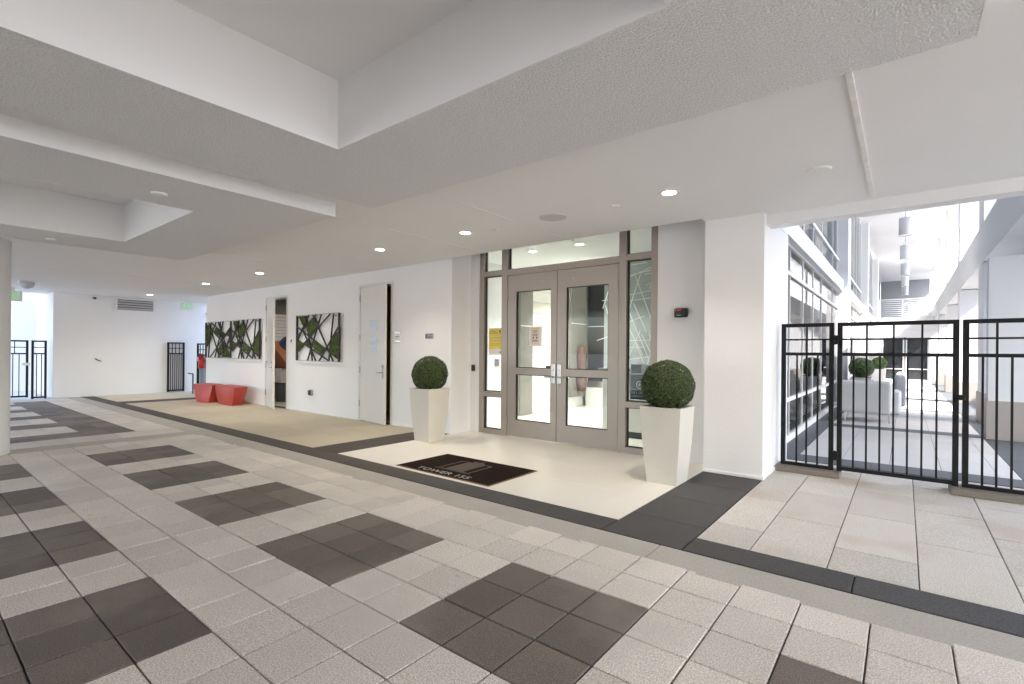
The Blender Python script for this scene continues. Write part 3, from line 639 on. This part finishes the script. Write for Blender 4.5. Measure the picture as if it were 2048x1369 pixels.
for c in range(6):
    for r in range(7): tw.box(-3.975 + c * .044, -3.975 + c * .044 + .036, 3.868 + r * .054, 3.868 + r * .054 + .044, .0101, .0113)
for c in range(4): tw.box(-3.93 + c * .044, -3.93 + c * .044 + .036, 4.25, 4.295, .0101, .0113)
tw.build('logo_tower', 'mat_print', t)

# ------------------------------------------------------------------ glass entry
t = thing('entry_doors', 'bronze grey framed double glass doors with sidelights and transom', 'entrance', (-3.9, YD, 0))
FX0, FX1, FY0, FY1 = -5.41, -2.425, YD - .015, YD + .095
m = MB()
m.box(FX0, FX0 + .085, FY0, FY1, 0, 3.05); m.box(FX1 - .085, FX1, FY0, FY1, 0, 3.05)
m.box(-4.95, -4.835, FY0, FY1, 0, 3.05); m.box(-2.95, -2.845, FY0, FY1, 0, 3.05)
for a, b in ((FX0 + .085, -4.95), (-2.845, FX1 - .085)):
    m.box(a, b, FY0, FY1, 0, .075); m.box(a, b, FY0, FY1, .59, .67); m.box(a, b, FY0, FY1, 2.505, 2.585)
m.box(-4.835, -2.95, FY0, FY1, 2.485, 2.575)
for a, b in ((FX0 + .085, -4.95), (-4.835, -2.95), (-2.845, FX1 - .085)): m.box(a, b, FY0 + .02, FY1, 3.05 - .012, 3.05)
m.build('frame', 'alu', t, bevel=.002)
def pane(x0, x1, z0, z1, nm='pane', par=None, gy=YD + .045):
    par = par or t
    g_ = B(x0 + .004, x1 - .004, gy, gy + .008, z0 + .004, z1 - .004).build(nm, 'glass', par)
    k = MB(); w = .012
    for a in ((x0, x0 + w, z0, z1), (x1 - w, x1, z0, z1), (x0 + w, x1 - w, z0, z0 + w), (x0 + w, x1 - w, z1 - w, z1)): k.box(a[0] + .0005, a[1] - .0005, gy - .012, gy + .02, a[2] + .0005, a[3] - .0005)
    k.build('gasket', 'gasket', par); return g_
for a, b in ((FX0 + .085, -4.95), (-2.845, FX1 - .085)):
    pane(a, b, .075, .59); pane(a, b, .67, 2.505); pane(a, b, 2.585, 3.05 - .012)
pane(-4.835, -2.95, 2.575, 3.05 - .012)
for x0, x1, g0, g1, s in ((-4.828, -3.925, -4.665, -4.025, 1), (-3.917, -2.957, -3.762, -3.105, -1)):
    lf = MB(); ya, yb = YD - .005, YD + .045
    lf.box(x0, g0, ya, yb, .012, 2.478); lf.box(g1, x1, ya, yb, .012, 2.478)
    for a, b in ((.012, .262), (.962, 1.062), (2.225, 2.478)): lf.box(g0, g1, ya, yb, a, b)
    L = lf.build('door_leaf', 'alu', t)
    pane(g0, g1, .262, .962, 'pane', L, YD + .018); pane(g0, g1, 1.062, 2.225, 'pane', L, YD + .018)
    hx = -3.972 if s > 0 else -3.87
    hp = B(hx - .035, hx + .035, YD - .024, YD - .0055, .85, 1.135).build('lock_plate', 'steel', L, bevel=.006)
    MB().tube([(hx, YD - .024, .945), (hx, YD - .07, .945), (hx - .115 * s, YD - .075, .945)], .011, 10).build('lever', 'steel', hp)
    MB().cyl((hx, YD - .034, 1.045), (hx, YD - .024, 1.045), .016, 14).build('cylinder', 'steel', hp)
    for z in (.25, 1.2, 2.2): MB().cyl((x0 if s > 0 else x1, YD - .012, z - .06), (x0 if s > 0 else x1, YD - .012, z + .06), .011, 8).build('hinge', 'alu', L)
    B(hx - .22 * s - .02, hx - .22 * s + .02, YD - .01, YD - .0055, 2.345, 2.355).build('screw', 'steel', L)
# notices on the glass
q = thing('notice', 'yellow notice taped on the left sidelight of the entry', 'poster', (-5.1, YD + .03, 1.27), 'notices on the entry glass')
B(-5.25, -4.965, YD + .038, YD + .0405, 1.255, 1.68).build('sheet', 'paper', q); MB().add([(-5.245, YD + .0378, 1.335), (-5.06, YD + .0378, 1.36), (-4.97, YD + .0378, 1.335), (-4.97, YD + .0378, 1.665), (-5.245, YD + .0378, 1.665), (-5.245, YD + .0363, 1.335), (-5.06, YD + .0363, 1.36), (-4.97, YD + .0363, 1.335), (-4.97, YD + .0363, 1.665), (-5.245, YD + .0363, 1.665)],
    [(0, 1, 2, 3, 4), (9, 8, 7, 6, 5)] + [(i, (i + 1) % 5, 5 + (i + 1) % 5, 5 + i) for i in range(5)]).build('print', 'yellow', q)
for k, (a, b, z, h) in enumerate(((-5.23, -5.11, 1.625, .010), (-5.23, -5.06, 1.595, .012), (-5.23, -5.0, 1.52, .006), (-5.23, -5.0, 1.475, .006), (-5.23, -5.0, 1.43, .006), (-5.23, -5.04, 1.405, .008))): B(a, b, YD + .0345, YD + .036, z, z + h).build('print_line', 'ink_yellow', q)
for r in range(2):
    for c in range(4): MB().cyl((-5.21 + c * .065, YD + .036, 1.548 - r * .05), (-5.21 + c * .065, YD + .0345, 1.548 - r * .05), .013, 12).build('icon', 'cream_label', q)
MB().cyl((-5.02, YD + .036, 1.625), (-5.02, YD + .0345, 1.625), .016, 14).build('emblem', 'ink', q); MB().cyl((-5.01, YD + .0377, 1.295), (-5.01, YD + .036, 1.295), .018, 14).build('emblem', 'ink_yellow', q)
q = thing('notice', 'small framed paper notice on the left door glass', 'poster', (-4.3, YD, 1.4), 'notices on the entry glass')
B(-4.415, -4.195, YD + .010, YD + .0125, 1.395, 1.685).build('sleeve', 'paper', q); B(-4.395, -4.235, YD + .0075, YD + .0095, 1.415, 1.67).build('sheet', 'paper_pink', q)
B(-4.375, -4.255, YD + .0055, YD + .007, 1.645, 1.662).build('print_line', 'yellow', q)
for z, a, b in ((1.615, -4.36, -4.27), (1.595, -4.35, -4.28), (1.565, -4.37, -4.26), (1.548, -4.36, -4.27), (1.475, -4.365, -4.265), (1.462, -4.36, -4.27), (1.43, -4.32, -4.31)): B(a, b, YD + .0055, YD + .007, z, z + .007).build('print_line', 'ink', q)
for x in (-4.345, -4.285): B(x - .012, x + .012, YD + .0055, YD + .007, 1.505, 1.53).build('symbol', 'ink', q)
tag(B(-4.12, -4.035, YD + .010, YD + .0125, 1.075, 1.105).build('door_sticker', 'ink', None), 'small dark sticker on the left door glass above the lever', 'sticker')
q = thing('poster', 'navy poster with round emblem and phone number in the right sidelight', 'poster', (-2.7, YD + .06, .70))
B(-2.81, -2.53, YD + .058, YD + .062, .70, 1.02).build('lower_panel', 'navy', q); B(-2.81, -2.53, YD + .058, YD + .062, 1.0205, 1.16).build('upper_panel', 'paper', q)
ring = MB(); 
for i in range(20):
    a, b = 2 * math.pi * i / 20, 2 * math.pi * (i + 1) / 20; ring.bar((-2.68 + .045 * math.cos(a), YD + .056, .89 + .045 * math.sin(a)), (-2.68 + .045 * math.cos(b), YD + .056, .89 + .045 * math.sin(b)), .012, .003)
ring.build('emblem', 'cream_label', q); MB().cyl((-2.68, YD + .0575, .89), (-2.68, YD + .055, .89), .022, 16).build('emblem', 'cream_label', q)
text_mesh('561-704-0', 'lettering', 'paper', q, -2.80, -2.55, .772, .802, lambda u, w, d: (u, YD + .0575 - .001 * d, w))
for z in (.825, .745, .73): B(-2.80, -2.56, YD + .0565, YD + .0575, z, z + .008).build('print_line', 'sign_gray', q)
for a in ((-2.80, -2.66, 1.04, 1.15, 'navy'), (-2.65, -2.62, 1.03, 1.09, 'paper_pink'), (-2.60, -2.54, 1.05, 1.14, 'sign_gray')): B(a[0], a[1], YD + .0565, YD + .0575, a[2], a[3]).build('picture', a[4], q)
# fittings beside the doors
q = thing('card_reader', 'small black card reader left of the glass entry', 'card reader', (-5.52, YD - .02, .98))
B(-5.56, -5.485, YD - .045, YD - .0205, .985, 1.09).build('body', 'black_plastic', q, bevel=.008); B(-5.535, -5.51, YD - .0475, YD - .0455, 1.07, 1.076).build('indicator', 'red_led', q)
q = thing('intercom', 'black wall device with red mark right of the entry', 'intercom', (-2.11, YD - .02, 1.73))
B(-2.195, -2.035, YD - .075, YD - .0205, 1.735, 1.845).build('body', 'black_plastic', q, bevel=.016, seg=3); B(-2.155, -2.105, YD - .0785, YD - .0755, 1.815, 1.832).build('red_mark', 'red_led', q)
B(-2.16, -2.105, YD - .0785, YD - .0755, 1.755, 1.765).build('print_line', 'sign_gray', q); B(-2.178, -2.168, YD - .0785, YD - .0755, 1.81, 1.83).build('print_line', 'sign_gray', q)

# ------------------------------------------------------------------ lobby behind the glass
lob = tag(MB().box(-6.4, -6.2, 6.12, 11.5, 0, 3.0).box(-6.4, -2.7, 11.5, 11.6, 0, 3.0).box(-2.62, -1.5, 8.1, 8.2, 0, 6.5).box(-1.60, -1.5, 6.96, 7.3, 0, 3.0).box(-6.2, -5.62, 6.12, 6.25, 0, 3.0).box(-2.42, -1.5, 6.13, 6.25, 0, 2.95).build('lobby', 'wall'), 'white lobby interior seen through the entry glass', 'room')
MB().box(-6.2, -2.7, 6.10, 11.5, -.1, .0).box(-2.7, -1.4, 6.10, 8.1, -.1, .0).build('floor', 'porcelain', lob); MB().box(-6.4, -2.7, 6.12, 11.6, 3.0, 3.2).box(-2.7, -1.38, 6.12, 8.1, 3.0, 3.2).build('lobby_ceiling', 'ceil_smooth', lob)
q = thing('board_wall', 'white horizontal board cladding on the lobby wall', 'cladding', (-6.2, 9.2, 0))
for k in range(12): B(-6.198, -6.17, 8.45, 9.95, .02 + .235 * k, .02 + .235 * k + .226).build('board', 'board_white', q, bevel=.004)
q = thing('wall_panel', 'grey panel on the lobby wall left of the boards', 'panel', (-6.2, 8.2, 0)); B(-6.198, -6.12, 8.02, 8.44, .01, 2.94).build('panel', 'panel_gray', q); B(-6.119, -6.112, 8.02, 8.44, 1.83, 1.85).build('trim_strip', 'alu_white', q)
q = thing('wall_panel', 'grey brown panel with reddish relief on the lobby wall', 'panel', (-6.2, 10.3, 0)); B(-6.198, -6.12, 9.97, 10.7, .25, 2.94).build('panel', 'panel_gray', q); B(-6.119, -6.11, 9.97, 10.7, 1.98, 2.0).build('trim_strip', 'alu_white', q)
MB().lathe([(.02, 0), (.10, .02), (.14, .3), (.10, .62), (.13, .85), (.07, 1.05), (.02, 1.08)], (-6.02, 10.30, .38), 14).build('relief', 'bronze_art', q, smooth=True)
q = thing('feature_wall', 'black feature wall with thin white line in the lobby', 'feature wall', (-4.9, 10.75, 0))
B(-6.1, -3.55, 10.72, 10.9, .62, 2.94).build('panel', 'panel_dark', q); B(-6.1, -3.55, 10.705, 10.719, 1.93, 1.945).build('trim_strip', 'alu_white', q)
B(-6.1, -3.55, 10.66, 10.9, .46, .615).build('ledge', 'steel', q); B(-6.1, -3.55, 10.62, 10.9, .0, .455).build('plinth', 'planter_white', q)
MB().cyl((-4.62, 10.719, 1.14), (-4.62, 10.69, 1.14), .16, 28).build('disc', 'black_plastic', q); B(-5.3, -4.3, 10.69, 10.719, 2.30, 2.36).build('trim_strip', 'sign_gray', q)
q = thing('white_screen', 'white lattice screen of crossing lines inside the right sidelight', 'screen', (-3.15, 7.6, 0))
B(-4.2, -2.72, 7.95, 8.0, 0, 2.9).build('back_panel', 'screen_back', q)
rnd = random.Random(12)
for k in range(46):
    x = rnd.uniform(-3.95, -2.6); z = rnd.uniform(.9, 2.85); a = rnd.choice((.25, 1.15, 1.25, 1.9, 2.0, .1)) + rnd.uniform(-.1, .1); Ls = rnd.uniform(.5, 1.1)
    d = Vector((math.cos(a), 0, math.sin(a))) * Ls / 2; p0 = Vector((x, 7.6 + rnd.uniform(-.03, .03), z)); MB().bar(p0 - d, p0 + d, .011, .011).build('line_rod', 'alu_white', q)
q = thing('reception_desk', 'pale reception desk corner low behind the right sidelight', 'desk', (-3.2, 7.2, 0)); B(-3.75, -2.6, 7.05, 7.5, .10, 1.02).build('body', 'planter_white', q, bevel=.01); B(-3.80, -2.55, 7.0, 7.55, 1.021, 1.06).build('top', 'panel_gray', q); B(-3.7, -2.65, 7.09, 7.46, 0.001, .099).build('plinth', 'panel_dark', q)
downlight(-4.92, 6.77, 'lit downlight inside the lobby, left one in the transom', 3.0, 4.0, (1, .97, .92), 'lamp_cool', 'lobby downlights'); downlight(-4.02, 6.77, 'lit downlight inside the lobby, right one in the transom', 3.0, 4.0, (1, .97, .92), 'lamp_cool', 'lobby downlights')
for k, (x, y) in enumerate(((-5.2, 9.2), (-3.2, 9.2), (-3.0, 8.4))): downlight(x, y, ['added unseen lobby downlight before the white boards', 'added unseen lobby downlight before the black feature wall', 'added unseen lobby downlight deepest on the right side'][k], 3.0, 7.0, (1, .97, .92), 'lamp_cool', 'lobby downlights')  # extra lamps out of view, added to brighten the lobby
q = thing('fire_alarm', 'small red pull box on the lobby wall behind the left sidelight', 'alarm', (-6.2, 7.4, 1.1)); B(-6.199, -6.15, 7.30, 7.36, 1.03, 1.16).build('bracket', 'bin_gray', q); B(-6.199, -6.14, 7.38, 7.50, 1.02, 1.16).build('box', 'paper_pink', q)

# ------------------------------------------------------------------ open air corridor
XG, XR = -1.37, 1.18
cf = B(-1.40, 1.75, 6.95, 46, -.15, -.010).build('corridor_floor', 'grout'); tag(cf, kind='structure')
cuts = [6.98, 7.42, 10.75, 11.2, 14.95, 15.4, 18.7, 19.15, 23.0, 23.45, 26.9, 27.35, 30.8, 31.3, 33.0]
dark = True
xs = [-1.065, -.60, -.13, .34, .81, .985]
for a, b in zip(cuts, cuts[1:]):
    if dark:
        for x0, x1 in zip((-1.065, -.3, .4), (-.3, .4, .985)): B(x0 + .002, x1 - .002, a + .002, b - .002, -.05, 0).build('cross_paver', 'slate', cf)
    else:
        k = max(1, round((b - a) / .95)); w = (b - a) / k
        for i, (x0, x1) in enumerate(zip(xs, xs[1:])):
            for q_ in range(k): B(x0 + .003, x1 - .003, a + w * q_ + .003, a + w * (q_ + 1) - .003, -.05, -.001).build('paver', 'paver_corr', cf)
    dark = not dark
y = 6.96
while y < 33:
    B(-1.36, -1.071, y + .002, y + .918, -.05, -.001).build('edge_paver', 'slate', cf); B(.991, 1.74, y + .002, y + .918, -.05, -.001).build('edge_paver', 'slate', cf); y += .92
# glazed wall on the left
gw = thing('glazed_wall', 'tall white framed glass wall along the sunny corridor', 'glass wall', (XG, 15, 0))
piers = [15.3, 24.0, 33.3]; PW = .65
bays = [(6.96, 15.3), (15.95, 24.0), (24.65, 33.3), (33.95, 44)]
muls = [[7.3, 8.5, 9.75, 10.95, 12.15, 14.15, 15.12], [16.9, 18.1, 19.3, 20.5, 21.7, 22.9, 23.8], [25.6, 27, 28.4, 29.8, 31.2, 32.6], [35, 37, 39, 41]]
for (a, b), ms in zip(bays, muls):
    for z0, z1, nm in ((0, .10, 'sill'), (.60, .655, 'rail'), (2.475, 2.53, 'rail'), (2.90, 3.26, 'spandrel'), (3.72, 3.775, 'rail'), (6.40, 6.5, 'head')): B(XG - .05, XG + .03, a, b, z0, z1).build(nm, 'alu_white', gw)
    for y_ in ms:
        for z0, z1 in ((.10, .60), (.655, 2.475), (2.53, 2.90), (3.26, 3.72), (3.775, 6.40)): B(XG - .03, XG + .008, y_ - .018, y_ + .018, z0, z1).build('mullion', 'alu_white', gw)
    ed = [a] + ms + [b]
    for c, d in zip(ed, ed[1:]):
        for z0, z1 in ((.10, .60), (.655, 2.475), (2.53, 2.90), (3.26, 3.72), (3.775, 6.40)): B(XG - .012, XG - .004, c + .023, d - .023, z0 + .001, z1 - .001).build('pane', 'glass_corr', gw)
    B(XG + .031, XG + .125, a, b, 2.93, 3.22).build('ledge', 'wall_cool', gw, bevel=.004)
for k, y_ in enumerate(piers): tag(B(XG - .2, XG + .23, y_ + .001, y_ + PW - .001, 0, 6.5).build('pilaster', 'wall_cool', None), ['first white pilaster of the glass wall, catching sun low down', 'second white pilaster of the glass wall', 'farthest white pilaster of the glass wall'][k], 'pilaster', 'corridor pilasters')
wall('pane_backing', 'pale wall added behind the corridor glass to brighten its panes', [(-2.7, -2.6, 8.2, 44, 0, 6.5), (-2.6, -1.45, 43.8, 44, 0, 6.5), (-2.6, -1.43, 8.2, 44, -.12, -.02)], 'wall_cool', 'room')  # added open-topped pale backing, skylit so the panes look brighter
# right side: beam, fins, roof
tag(B(XG - .1, 2.2, 6.95, 46, 6.5, 6.8).build('corridor_roof', 'wall_cool'), 'white ceiling high above the corridor', 'roof')
tag(B(XR, XR + .45, 6.92, 46, 3.12, 3.88).build('long_beam', 'wall_cool'), 'long white beam along the right side of the corridor', 'beam')
tag(B(XR + .451, 1.96, 6.92, 46, 3.10, 3.35).build('canopy_slab', 'wall_cool'), 'white canopy slab outside the long corridor beam', 'slab')
FY = [13.1, 18.34, 23.54, 28.74, 34.0, 39.4]; FT = [.84, .66, .6, .7, .7, .7]
ords = ['nearest', 'second', 'third', 'fourth', 'fifth', 'farthest']
for k, (y_, w) in enumerate(zip(FY, FT)):
    f = thing('corridor_fin', '%s white fin column on the right of the corridor' % ords[k], 'column', (XR + .2, y_, 0), 'corridor fins')
    xo = 1.96 if k else 3.2
    B(XR + .002, xo, y_, y_ + w, .58, 3.099).build('lower_shaft', 'wall_cool', f); B(XR + .002, 2.0, y_, y_ + w, 3.881, 6.499).build('upper_shaft', 'wall_cool', f); B(XR - .02, xo + .02, y_ - .02, y_ + w + .02, 0, .58).build('plinth', 'taupe', f)
wall('sky_block_wall', 'tall white wall added outside the corridor fins to limit skylight', [(6.2, 6.5, 14, 46, 0, 5.0)], 'wall_cool')  # added wall: limits skylight in the corridor, gives its glass something pale to reflect
tag(B(2.0, 6.2, 13.9, 46, -.159, -.06).build('bounce_absorber', 'soil'), kind='structure')  # dark ground added to cut sunlight bouncing into the corridor
wall('storeys_and_sun_wing', 'white upper storeys above the drive with an added wing blocking the sun', [(-18.2, 8.0, -6.0, 6.89, 3.41, 10.5), (8.0, 12, 5.9, 6.88, 0, 14), (12, 18, 5.9, 6.87, 0, 20.5), (18, 34, 5.9, 6.86, 0, 28)], 'wall', 'building')  # first box is the building; stepped boxes are an added, unseen sun blocker
al = wall('wall', 'shaded white wall with taupe base behind the right fence panel', [(1.03, 3.4, 10.72, 10.95, 0, 2.85), (1.66, 2.6, 6.95, 13.05, 2.85, 3.099)], 'wall_cool')
B(1.012, 3.4, 10.70, 10.719, 0, .60).build('base_panel', 'taupe', al); B(1.012, 1.0295, 10.7195, 10.95, 0, .60).build('base_panel', 'taupe', al)
# far end
fe = wall('wall', 'white end wall around the dark doors at the corridor end', [(-1.36, -.95, 33.0, 33.25, 0, 2.62), (1.0, 1.75, 33.0, 33.25, 0, 2.62), (-.95, 1.0, 33.0, 33.25, 2.25, 2.62), (-1.36, 1.75, 33.0, 36.0, 2.63, 3.3)], 'wall_cool')
q = thing('far_doors', 'dark glass doors closing the far end of the corridor', 'door', (0, 33.0, 0))
for a, b in ((-.94, -.02), (.06, .98)):
    B(a + .05, b - .05, 33.10, 33.12, .05, 2.2).build('pane', 'far_door', q); m = MB(); m.box(a, a + .05, 33.06, 33.14, 0, 2.245); m.box(b - .05, b, 33.06, 33.14, 0, 2.245); m.box(a + .05, b - .05, 33.06, 33.14, .56, .61); m.box(a + .05, b - .05, 33.06, 33.14, 2.2, 2.245); m.box(a + .05, b - .05, 33.06, 33.14, 0, .05); m.build('door_frame', 'alu_white', q)
q = thing('balcony_railing', 'white slatted balcony railing above the far doors', 'railing', (0, 35.4, 3.3))
for x in (-1.15, -.1, .98): B(x - .03, x + .03, 35.36, 35.42, 3.3, 4.42).build('post', 'alu_white', q)
for k in range(9): B(-1.15, .98, 35.375, 35.405, 3.40 + .115 * k, 3.40 + .115 * k + .035).build('slat', 'alu_white', q)
B(-1.18, 1.01, 35.35, 35.43, 4.421, 4.47).build('top_rail', 'alu_white', q)
em = MB()
for i in range(5):
    for j in range(6): a = .10 + j * .07; em.bar((.25 + .03 * j - .1, 35.34, 3.62 + .11 * i + .10 * math.sin(j / 5 * 1.5)), (.25 + .03 * j - .05, 35.34, 3.62 + .11 * i + .10 * math.sin((j + 1) / 5 * 1.5)), .05, .01)
em.build('emblem', 'alu_white', q)
wall('wall', 'grey wall high beyond the balcony at the corridor end', [(-1.36, 1.75, 44, 44.2, 0, 6.5)], 'far_gray')
# pendants
for k in range(5):
    y_ = 21 + 5.2 * k; q = thing('pendant_lamp', '%s grey drum pendant lamp in the corridor' % ['nearest', 'second', 'third', 'fourth', 'farthest'][k], 'pendant lamp', (0, y_, 5.2), 'drum pendants')
    MB().cyl((0, y_, 5.85), (0, y_, 6.49), .008, 6).build('cord', 'louver', q); MB().lathe([(.17, 0), (.178, 0), (.178, .57), (.17, .57)], (0, y_, 5.28), 28, True).build('drum', 'shade', q); MB().lathe([(.165, -.01), (.165, .01)], (0, y_, 5.31), 24).build('diffuser', 'white_plastic', q)
# furniture
def sofa(name, label, x0, x1, y0, y1, back, h=.62):
    t = thing(name, label, 'sofa', ((x0 + x1) / 2, (y0 + y1) / 2, 0), 'pale corridor sofas')
    B(x0, x1, y0, y1, .20, .44).build('seat', 'fabric', t, bevel=.05, seg=3); bx0, bx1, by0, by1 = back; B(bx0, bx1, by0, by1, .18, .18 + h).build('backrest', 'fabric', t, bevel=.07, seg=4)
    for x in (x0 + .1, x1 - .1):
        for y_ in (y0 + .1, y1 - .1): MB().cyl((x, y_, 0), (x, y_, .2), .013, 8).build('leg', 'steel', t)
    return t
s1 = sofa('sofa', 'grey upholstered sofa with its back to the gate', -1.02, -.12, 11.75, 12.6, (-1.05, -.17, 11.70, 11.93))
B(-.25, -.04, 11.75, 12.65, .19, .62).build('armrest', 'fabric', s1, bevel=.08, seg=4)
s2 = sofa('sofa', 'white sunlit sofa behind the grey one, facing the glass', -.62, .0, 13.6, 16.8, (-.17, .03, 13.6, 16.8), .68)
def box_planter(x, y_, label, bl, k):
    q = thing('box_planter', label, 'planter', (x, y_, 0), 'corridor box planters'); MB().add([(x - .17, y_ - .17, 0), (x + .17, y_ - .17, 0), (x + .17, y_ + .17, 0), (x - .17, y_ + .17, 0), (x - .22, y_ - .22, .74), (x + .22, y_ - .22, .74), (x + .22, y_ + .22, .74), (x - .22, y_ + .22, .74)], [(3, 2, 1, 0), (4, 5, 6, 7), (0, 1, 5, 4), (1, 2, 6, 5), (2, 3, 7, 6), (3, 0, 4, 7)]).build('pot', 'planter_white', q, bevel=.006)
    B(x - .19, x + .19, y_ - .19, y_ + .19, .741, .75).build('soil', 'soil', q)
    b = thing('topiary_ball', bl, 'topiary', (x, y_, .75), 'corridor boxwood balls'); MB().lathe([(.001, -.20), (.10, -.18), (.18, -.10), (.21, 0), (.18, .10), (.10, .18), (.001, .20)], (x, y_, .98), 20).build('core', 'core', b, smooth=True); leaf_ball((x, y_, .98), .265, 3000, .02, 'leaf_green', b, seed=k, squash=.93)
box_planter(-.84, 15.2 - .1, 'white planter nearest behind the grey sofa', 'nearer bright green ball behind the grey sofa', 21); box_planter(-.80, 25.0, 'white planter farther down the corridor', 'farther bright green ball down the corridor', 22)
